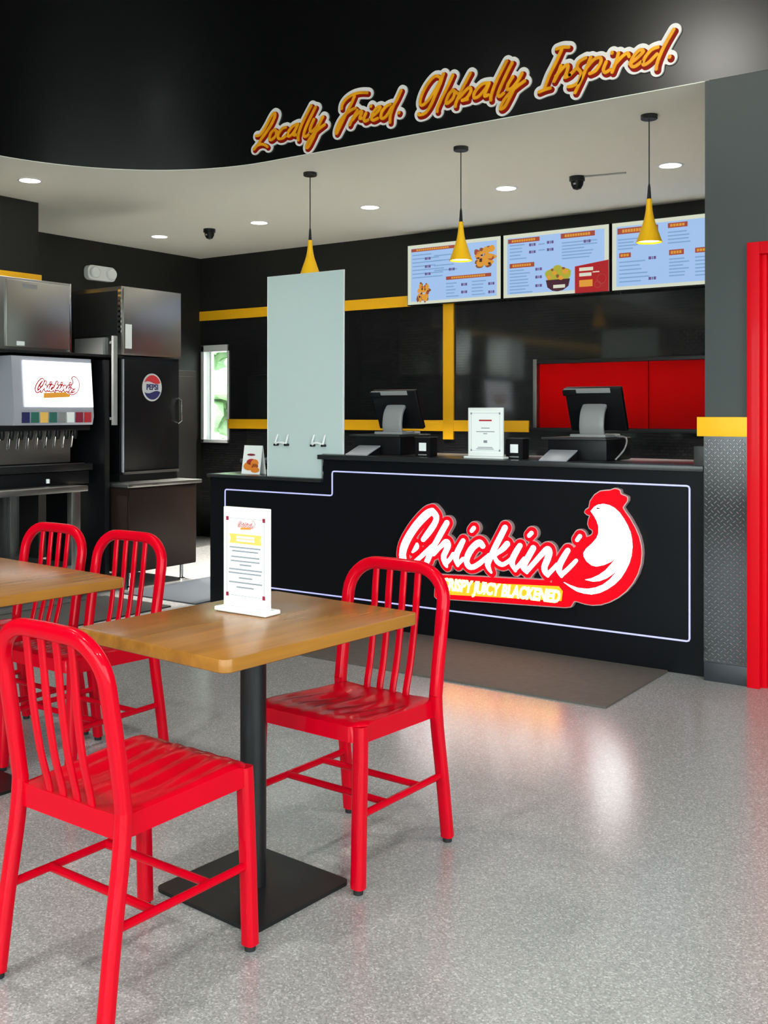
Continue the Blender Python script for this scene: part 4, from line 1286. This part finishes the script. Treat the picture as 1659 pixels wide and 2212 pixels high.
i2 = thing('ice_machine', 'stainless steel ice machine with open black vent above the drinks emblem', 'ice machine', (-6.90, 5.44, 1.795))
MB().box(0.0, 0.60, 0.0, 0.635, 0.0, 0.535, 0.006).build('case', 'steel', i2)
MB().box(0.04, 0.56, -0.006, -0.0005, 0.16, 0.50).build('vent_opening', 'rubber', i2)
MB().box(0.605, 0.612, 0.015, 0.62, 0.01, 0.52, 0.003).build('front_panel', 'steel', i2)
MB().box(0.6125, 0.614, 0.03, 0.095, 0.05, 0.24).build('instruction_sticker', 'paper', i2)
for k in range(9):
    a = 0.17 + k * 0.04
    MB().box(0.565, 0.596, -0.003, -0.0005, a, a + 0.018).build('vent_slot', 'chrome', i2)
MB().box(0.08, 0.42, -0.03, -0.001, 0.0, 0.14, 0.003).build('control_box', 'grey_plastic', i2)

b2 = thing('ice_bin', 'black ice bin with a round soft drink emblem', 'ice bin', (-6.90, 5.44, 0.862))
MB().box(0.02, 0.57, 0.01, 0.62, -0.0565, -0.001).build('base', 'black_metal', b2)
MB().box(0.0, 0.58, 0.0, 0.63, 0.0, 0.925, 0.006).build('case', 'black_plastic', b2)
MB().box(0.585, 0.600, 0.03, 0.61, 0.03, 0.90, 0.003).build('front_panel', 'black_plastic', b2)
MB().box(0.585, 0.603, 0.015, 0.028, 0.0, 0.90, 0.002).build('edge_trim', 'silver', b2)
MB().box(0.585, 0.603, 0.015, 0.61, 0.0, 0.02, 0.002).build('edge_trim', 'steel_dark', b2)
em = MB().lathe([(0, 0.004), (0.110, 0.004), (0.112, 0.0)], n=36, axis='x').build('round_emblem', 'ink_white', b2)
em.location = (0.6005, 0.315, 0.685)
em.scale = (1, 0.92, 1)


def half(sign, mt):
    pts = []
    for i in range(25):
        a = math.pi * i / 24
        pts.append((0.098 * math.cos(a), 0.098 * math.sin(a)))
    wave = [(-0.098 + 0.196 * i / 16, 0.038 + 0.010 * math.sin(2 * math.pi * i / 16)) for i in range(17)]
    ok = [p for p in pts if p[1] > 0.036]
    wv = [p for p in wave if p[0] ** 2 + p[1] ** 2 < 0.097 ** 2]
    loop_ = [(x, sign * z_) for x, z_ in ok + wv]
    o = MB().prism([loop_], -0.006, -0.0042).build('emblem_segment', mt, em, 0)
    o.rotation_euler = (0, 0, R(90))


half(1, 'ink_red')
half(-1, 'ink_navy')
to = place('emblem_lettering', text_mesh('PEPSI', 0.062, 'ink_navy', 0.0, 0.002, 0.0008), em)
to.location = (0.0052, 0, 0)
to.rotation_euler = (0, 0, R(90))
hb = MB().sweep([(0.60, 0.60, 0.60), (0.64, 0.60, 0.58), (0.64, 0.60, 0.42), (0.60, 0.60, 0.40)], 0.010, 0.006, up=(0, 1, 0), n=8)
hb.build('handle', 'chrome', b2)

t = thing('cabinet', 'dark brown cabinet on metal feet under the ice bin', 'cabinet', (-6.49, 5.735, 0))
MB().box(-0.41, 0.40, -0.42, 0.30, 0.13, 0.775, 0.004).build('body', 'brown', t)
MB().box(-0.42, 0.43, -0.44, 0.34, 0.777, 0.805, 0.004).build('worktop', 'steel_dark', t)
MB().box(0.4005, 0.412, -0.41, 0.29, 0.14, 0.765, 0.003).build('cabinet_door', 'brown', t)
for x in (-0.34, 0.34):
    for y in (-0.34, 0.20):
        MB().lathe([(0.028, 0.0), (0.028, 0.012), (0.016, 0.02), (0.016, 0.1295)], (x, y, 0), 14).build('foot', 'chrome', t)

t = thing('conduit', 'pale upright conduit beside the second ice machine', 'pipe', (-6.22, 5.305, 1.25))
MB().box(-0.012, 0.012, -0.02, 0.02, 0.0, 0.68, 0.003).build('duct', 'grey_plastic', t)
for z in (0.04, 0.62):
    MB().box(-0.02, -0.0125, -0.03, 0.03, z, z + 0.02).build('duct_clip', 'grey_plastic', t)

t = thing('syrup_cooler', 'tall dark grey metal box beside the drive-through window', 'cooler', (-7.78, 7.12, 0))
MB().box(-0.30, 0.30, -0.28, 0.30, 0.10, 1.76, 0.006).build('case', 'dark_grey', t)
MB().box(0.3005, 0.315, -0.26, 0.28, 0.16, 1.70, 0.004).build('door', 'dark_grey', t)
MB().box(0.3155, 0.345, -0.22, -0.19, 1.05, 1.30, 0.005).build('handle', 'chrome', t)
MB().box(-0.28, 0.28, -0.26, 0.28, 0.0, 0.0995).build('plinth', 'black_metal', t)

t = thing('emergency_light', 'white twin-head emergency light high on the left wall', 'light', (RECESS_X + 0.001, 6.72, 2.70))
MB().prism([rrect(-0.17, 0.17, -0.07, 0.07, 0.05)], -0.06, 0.0).build('case', 'white_plastic', t)
t.children[0].rotation_euler = (0, 0, R(90))
for y in (-0.10, 0.10):
    hd = MB().lathe([(0.052, 0.0), (0.058, 0.03), (0.05, 0.04), (0.046, 0.034), (0, 0.030)], (0.0605, y, 0.0), 20, 'x').build('lamp_head', 'white_plastic', t)

# ================================================================== FLOOR MATS AND A SHADE SHEET
m = MB().prism([rrect(-4.30, -1.885, 4.45, 5.262, 0.01)], 0.0005, 0.010, 'xy').build('floor_mat_or_shade', 'mat_grey')
tag(m, 'large grey-brown mat in front of the order counter', 'mat')
m = MB().prism([rrect(-6.02, -5.33, 3.1, 5.05, 0.01)], 0.0005, 0.010, 'xy').build('floor_mat_or_shade', 'mat_black')
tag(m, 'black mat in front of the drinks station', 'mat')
m = MB().prism([rrect(-6.02, -5.25, 5.20, 6.60, 0.01)], 0.0005, 0.010, 'xy').build('floor_mat_or_shade', 'shade_blue')  # dark sheet standing in for shade on the floor by the cabinet
tag(m, 'blue-grey sheet standing in for shade beside the brown cabinet', 'mat')

# ================================================================== TABLES
def table(loc, rz, w_, d_, pw, pd, tx):
    t = thing('dining_table', tx, 'table', (*loc, 0), rz, 'square pedestal tables')
    top = MB()
    rings = []
    for zz, ins in ((0.726, 0.003), (0.7285, 0.0), (0.7575, 0.0), (0.7592, 0.0008), (0.760, 0.003)):
        rings.append([top.bm.verts.new((p[0], p[1], zz)) for p in rrect(-w_ / 2 + ins, w_ / 2 - ins, -d_ / 2 + ins, d_ / 2 - ins, 0.028 - ins, 6)])
    for p, q in zip(rings, rings[1:]):
        for k in range(len(p)):
            j = (k + 1) % len(p)
            top.bm.faces.new([p[k], p[j], q[j], q[k]])
    top.bm.faces.new(rings[0])
    top.bm.faces.new(rings[-1])
    top.build('table_top', 'wood', t, 40)
    MB().prism([rrect(-0.14, 0.14, -0.14, 0.14, 0.02)], 0.716, 0.7255, 'xy').build('mounting_plate', 'black_metal', t)
    MB().lathe([(0, 0.012), (0.037, 0.012), (0.037, 0.7155), (0, 0.7155)], n=36).build('column', 'black_metal', t)
    MB().prism([rrect(-pw / 2, pw / 2, -pd / 2, pd / 2, 0.022)], 0.001, 0.0115, 'xy').build('base_plate', 'black_metal', t)
    return t


table((-1.997, 2.205), -4, 0.605, 0.765, 0.40, 0.38, 'small oak-look pedestal table carrying the white sign')
table((-3.505, 2.165), -4, 1.22, 0.765, 0.60, 0.40, 'longer oak-look pedestal table cut off by the left edge')
card_stand(-2.085, 2.275, 0.7605, 0.178, 0.308, 0, 'white upright sign with gold ribbon on the near table', True)

# ================================================================== CHAIRS
def make_chair(tx):
    c = thing('dining_chair', tx, 'chair', (0, 0, 0), 0, 'red metal slat-back chairs')
    # local: faces +y
    NX, NY = 30, 28
    s = MB()
    grid = []
    for j in range(NY + 1):
        v = j / NY
        y = -0.178 + v * 0.405
        hw = 0.184 + 0.022 * v
        row_ = []
        for i in range(NX + 1):
            u = -1 + 2 * i / NX
            # rounded front corners
            yy = y
            k = max(0.0, (abs(u) - 0.80) / 0.20)
            if v > 0.85:
                yy = y - 0.035 * k * k * (v - 0.85) / 0.15
            x = u * hw
            dish = 0.017 * (math.exp(-((x - 0.085) / 0.070) ** 2) + math.exp(-((x + 0.085) / 0.070) ** 2)) * math.exp(-((y + 0.02) / 0.135) ** 2)
            ridge = 0.0042 * math.cos(2 * math.pi * x / 0.062) * math.exp(-((y - 0.06) / 0.13) ** 2) * (1 if abs(u) < 0.9 else 0)
            e = max(0.0, (abs(u) - 0.93) / 0.07, (v - 0.95) / 0.05)
            z = 0.458 + 0.022 * v - dish + ridge - 0.006 * e * e - 0.010 * max(0, (v - 0.8) / 0.2) ** 2
            row_.append(s.bm.verts.new((x, yy, z)))
        grid.append(row_)
    for j in range(NY):
        for i in range(NX):
            s.bm.faces.new([grid[j][i], grid[j][i + 1], grid[j + 1][i + 1], grid[j + 1][i]])
    rim = [grid[0][i] for i in range(NX + 1)] + [grid[j][NX] for j in range(1, NY + 1)] + [grid[NY][i] for i in range(NX - 1, -1, -1)] + [grid[j][0] for j in range(NY - 1, 0, -1)]
    low = [s.bm.verts.new((v.co.x * 1.006, v.co.y + (0.002 if v.co.y > 0.2 else 0), 0.400 + 0.02 * (v.co.y + 0.178) / 0.405)) for v in rim]
    low2 = [s.bm.verts.new((v.co.x * 0.96, v.co.y * 0.96, 0.400 + 0.02 * (v.co.y + 0.178) / 0.405)) for v in rim]
    n_ = len(rim)
    for i in range(n_):
        j = (i + 1) % n_
        s.bm.faces.new([rim[i], low[i], low[j], rim[j]])
        s.bm.faces.new([low[i], low2[i], low2[j], low[j]])
    s.build('seat', 'red_metal', c, 50)
    for sx in (-1, 1):
        p = smooth_path([(sx * 0.197, 0.222, 0.016), (sx * 0.196, 0.216, 0.20), (sx * 0.194, 0.208, 0.41), (sx * 0.192, 0.206, 0.464)], 3)
        lg = MB().sweep(p, 0.0205, 0.0185, up=(0, 1, 0), n=16, power=3.2).build('leg', 'red_metal', c, 50)
        MB().lathe([(0.014, 0), (0.0145, 0.012), (0.017, 0.02)], (sx * 0.197, 0.222, 0.0), 14).build('glide', 'rubber', lg)
        p = smooth_path([(sx * 0.198, -0.228, 0.016), (sx * 0.195, -0.205, 0.20), (sx * 0.192, -0.180, 0.37), (sx * 0.191, -0.172, 0.47)], 4)
        lg = MB().sweep(p, 0.0203, 0.0161, up=(0, 1, 0), n=16, power=3.0).build('leg', 'red_metal', c, 50)
        MB().lathe([(0.014, 0), (0.0145, 0.012), (0.017, 0.02)], (sx * 0.198, -0.228, 0.0), 14).build('glide', 'rubber', lg)
    # the bent back hoop
    def by(z):
        t_ = (z - 0.45) / 0.41
        return -0.171 - 0.064 * t_ ** 1.15 if t_ > 0 else -0.171
    right = [(0.191, 0.468), (0.1915, 0.56), (0.192, 0.65), (0.191, 0.72)]
    for i in range(9):
        a = R(90 * i / 8)
        right.append((0.081 + 0.110 * math.cos(a), 0.750 + 0.102 * math.sin(a)))
    prof = right + [(0.04, 0.8525), (0.0, 0.853), (-0.04, 0.8525)] + [(-x, z) for x, z in right[::-1]]
    MB().sweep([(x, by(z), z) for x, z in prof], 0.0202, 0.0160, up=(0, 1, 0), n=16, power=3.0).build('back_frame', 'red_metal', c, 50)
    for x in (-0.084, -0.028, 0.028, 0.084):
        p = [(x * 0.92, -0.168, 0.425), (x * 0.93, -0.1725, 0.47), (x * 0.95, by(0.56) - 0.010, 0.56), (x * 0.98, by(0.67) - 0.010, 0.67), (x, by(0.77) - 0.004, 0.77), (x, by(0.84), 0.844)]
        MB().sweep(smooth_path(p, 4), 0.0125, 0.0050, up=(0, 1, 0), n=12, power=3).build('slat', 'red_metal', c, 50)
    for sx in (-1, 1):
        MB().sweep([(sx * 0.195, 0.214, 0.215), (sx * 0.193, -0.20, 0.215)], 0.0105, up=(0, 0, 1), n=12).build('stretcher', 'red_metal', c, 50)
    for y in (0.085, -0.085):
        MB().sweep([(-0.194, y, 0.215), (0.194, y, 0.215)], 0.0105, up=(0, 0, 1), n=12).build('stretcher', 'red_metal', c, 50)
    return c


ch = make_chair('red metal slat-back chair nearest the camera, seen from behind')
ch.location = (-1.975, 1.728, 0)
ch.rotation_euler = (0, 0, R(-1.5))
dup(ch, (-1.918, 2.572, 0), 178, 'red metal slat-back chair between the near table and the counter')
dup(ch, (-3.225, 2.605, 0), 180, 'red metal slat-back chair at the far side of the longer table, right one')
dup(ch, (-3.72, 2.62, 0), 180, 'red metal slat-back chair at the far side of the longer table, left one')

# ================================================================== DINING HALL LIGHTS (above the frame)
hl = [(-4.2, 2.2), (0.4, 3.2), (-2.2, 0.6), (0.6, 0.4), (-4.4, -0.6)]
hl_txt = ['hall downlight above the longer table', 'hall downlight near the right-hand wall', 'hall downlight above the near chair', 'hall downlight above the camera side', 'hall downlight at the rear left']
h0 = None
for (x, y), tx in zip(hl, hl_txt):
    if h0 is None:
        t = h0 = thing('hall_downlight', tx, 'light', (x, y, HALL_Z), 0, 'downlights in the high hall ceiling')
        MB().lathe([(0.11, 0.004), (0.11, -0.004), (0.13, -0.003), (0.13, 0.004)], n=32).build('trim_ring', 'black_metal', t)
        MB().lathe([(0, -0.002), (0.11, -0.0015)], n=32).build('diffuser', 'down_glow', t)
    else:
        dup(h0, (x, y, HALL_Z), 0, tx)
    l = bpy.data.lights.new('hall_downlight_beam', 'SPOT')
    l.energy, l.color, l.spot_size, l.spot_blend, l.shadow_soft_size = 220, (1.0, 0.96, 0.88), R(120), 0.6, 0.11
    lo = bpy.data.objects.new('hall_downlight_beam', l)
    COL.objects.link(lo)
    lo.location = (x, y, HALL_Z - 0.02)

t = thing('added_spotlight', 'unseen black spotlight added to brighten the fascia beside the slogan', 'light', (-2.5, 2.1, HALL_Z))  # out-of-view spotlight added to make the bright spot on the fascia
MB().box(-0.5, 0.5, -0.018, 0.018, -0.025, -0.001, 0.002).build('track', 'black_metal', t)
aim = (Vector((-1.56, 5.22, 3.22)) - Vector((-2.5, 2.1, HALL_Z - 0.16))).normalized()
q = aim.to_track_quat('-Z', 'Y')
MB().lathe([(0.008, -0.025), (0.008, -0.16)], n=10).build('arm', 'black_metal', t)
hd = MB().lathe([(0, 0.10), (0.06, 0.10), (0.085, 0.06), (0.09, -0.08), (0.082, -0.08), (0.078, -0.05)], n=24).build('lamp_head', 'black_metal', t)
hd.location = (0, 0, -0.17)
hd.rotation_euler = q.to_euler()
MB().lathe([(0, -0.055), (0.078, -0.055)], n=24).build('lens', 'down_glow', hd)
l = bpy.data.lights.new('added_spotlight_beam', 'SPOT')
l.energy, l.color, l.spot_size, l.spot_blend, l.shadow_soft_size = 95, (1.0, 0.97, 0.88), R(34), 0.9, 0.20
lo = bpy.data.objects.new('added_spotlight_beam', l)
COL.objects.link(lo)
lo.location = Vector((-2.5, 2.1, HALL_Z - 0.17)) + aim * 0.10
lo.rotation_euler = q.to_euler()
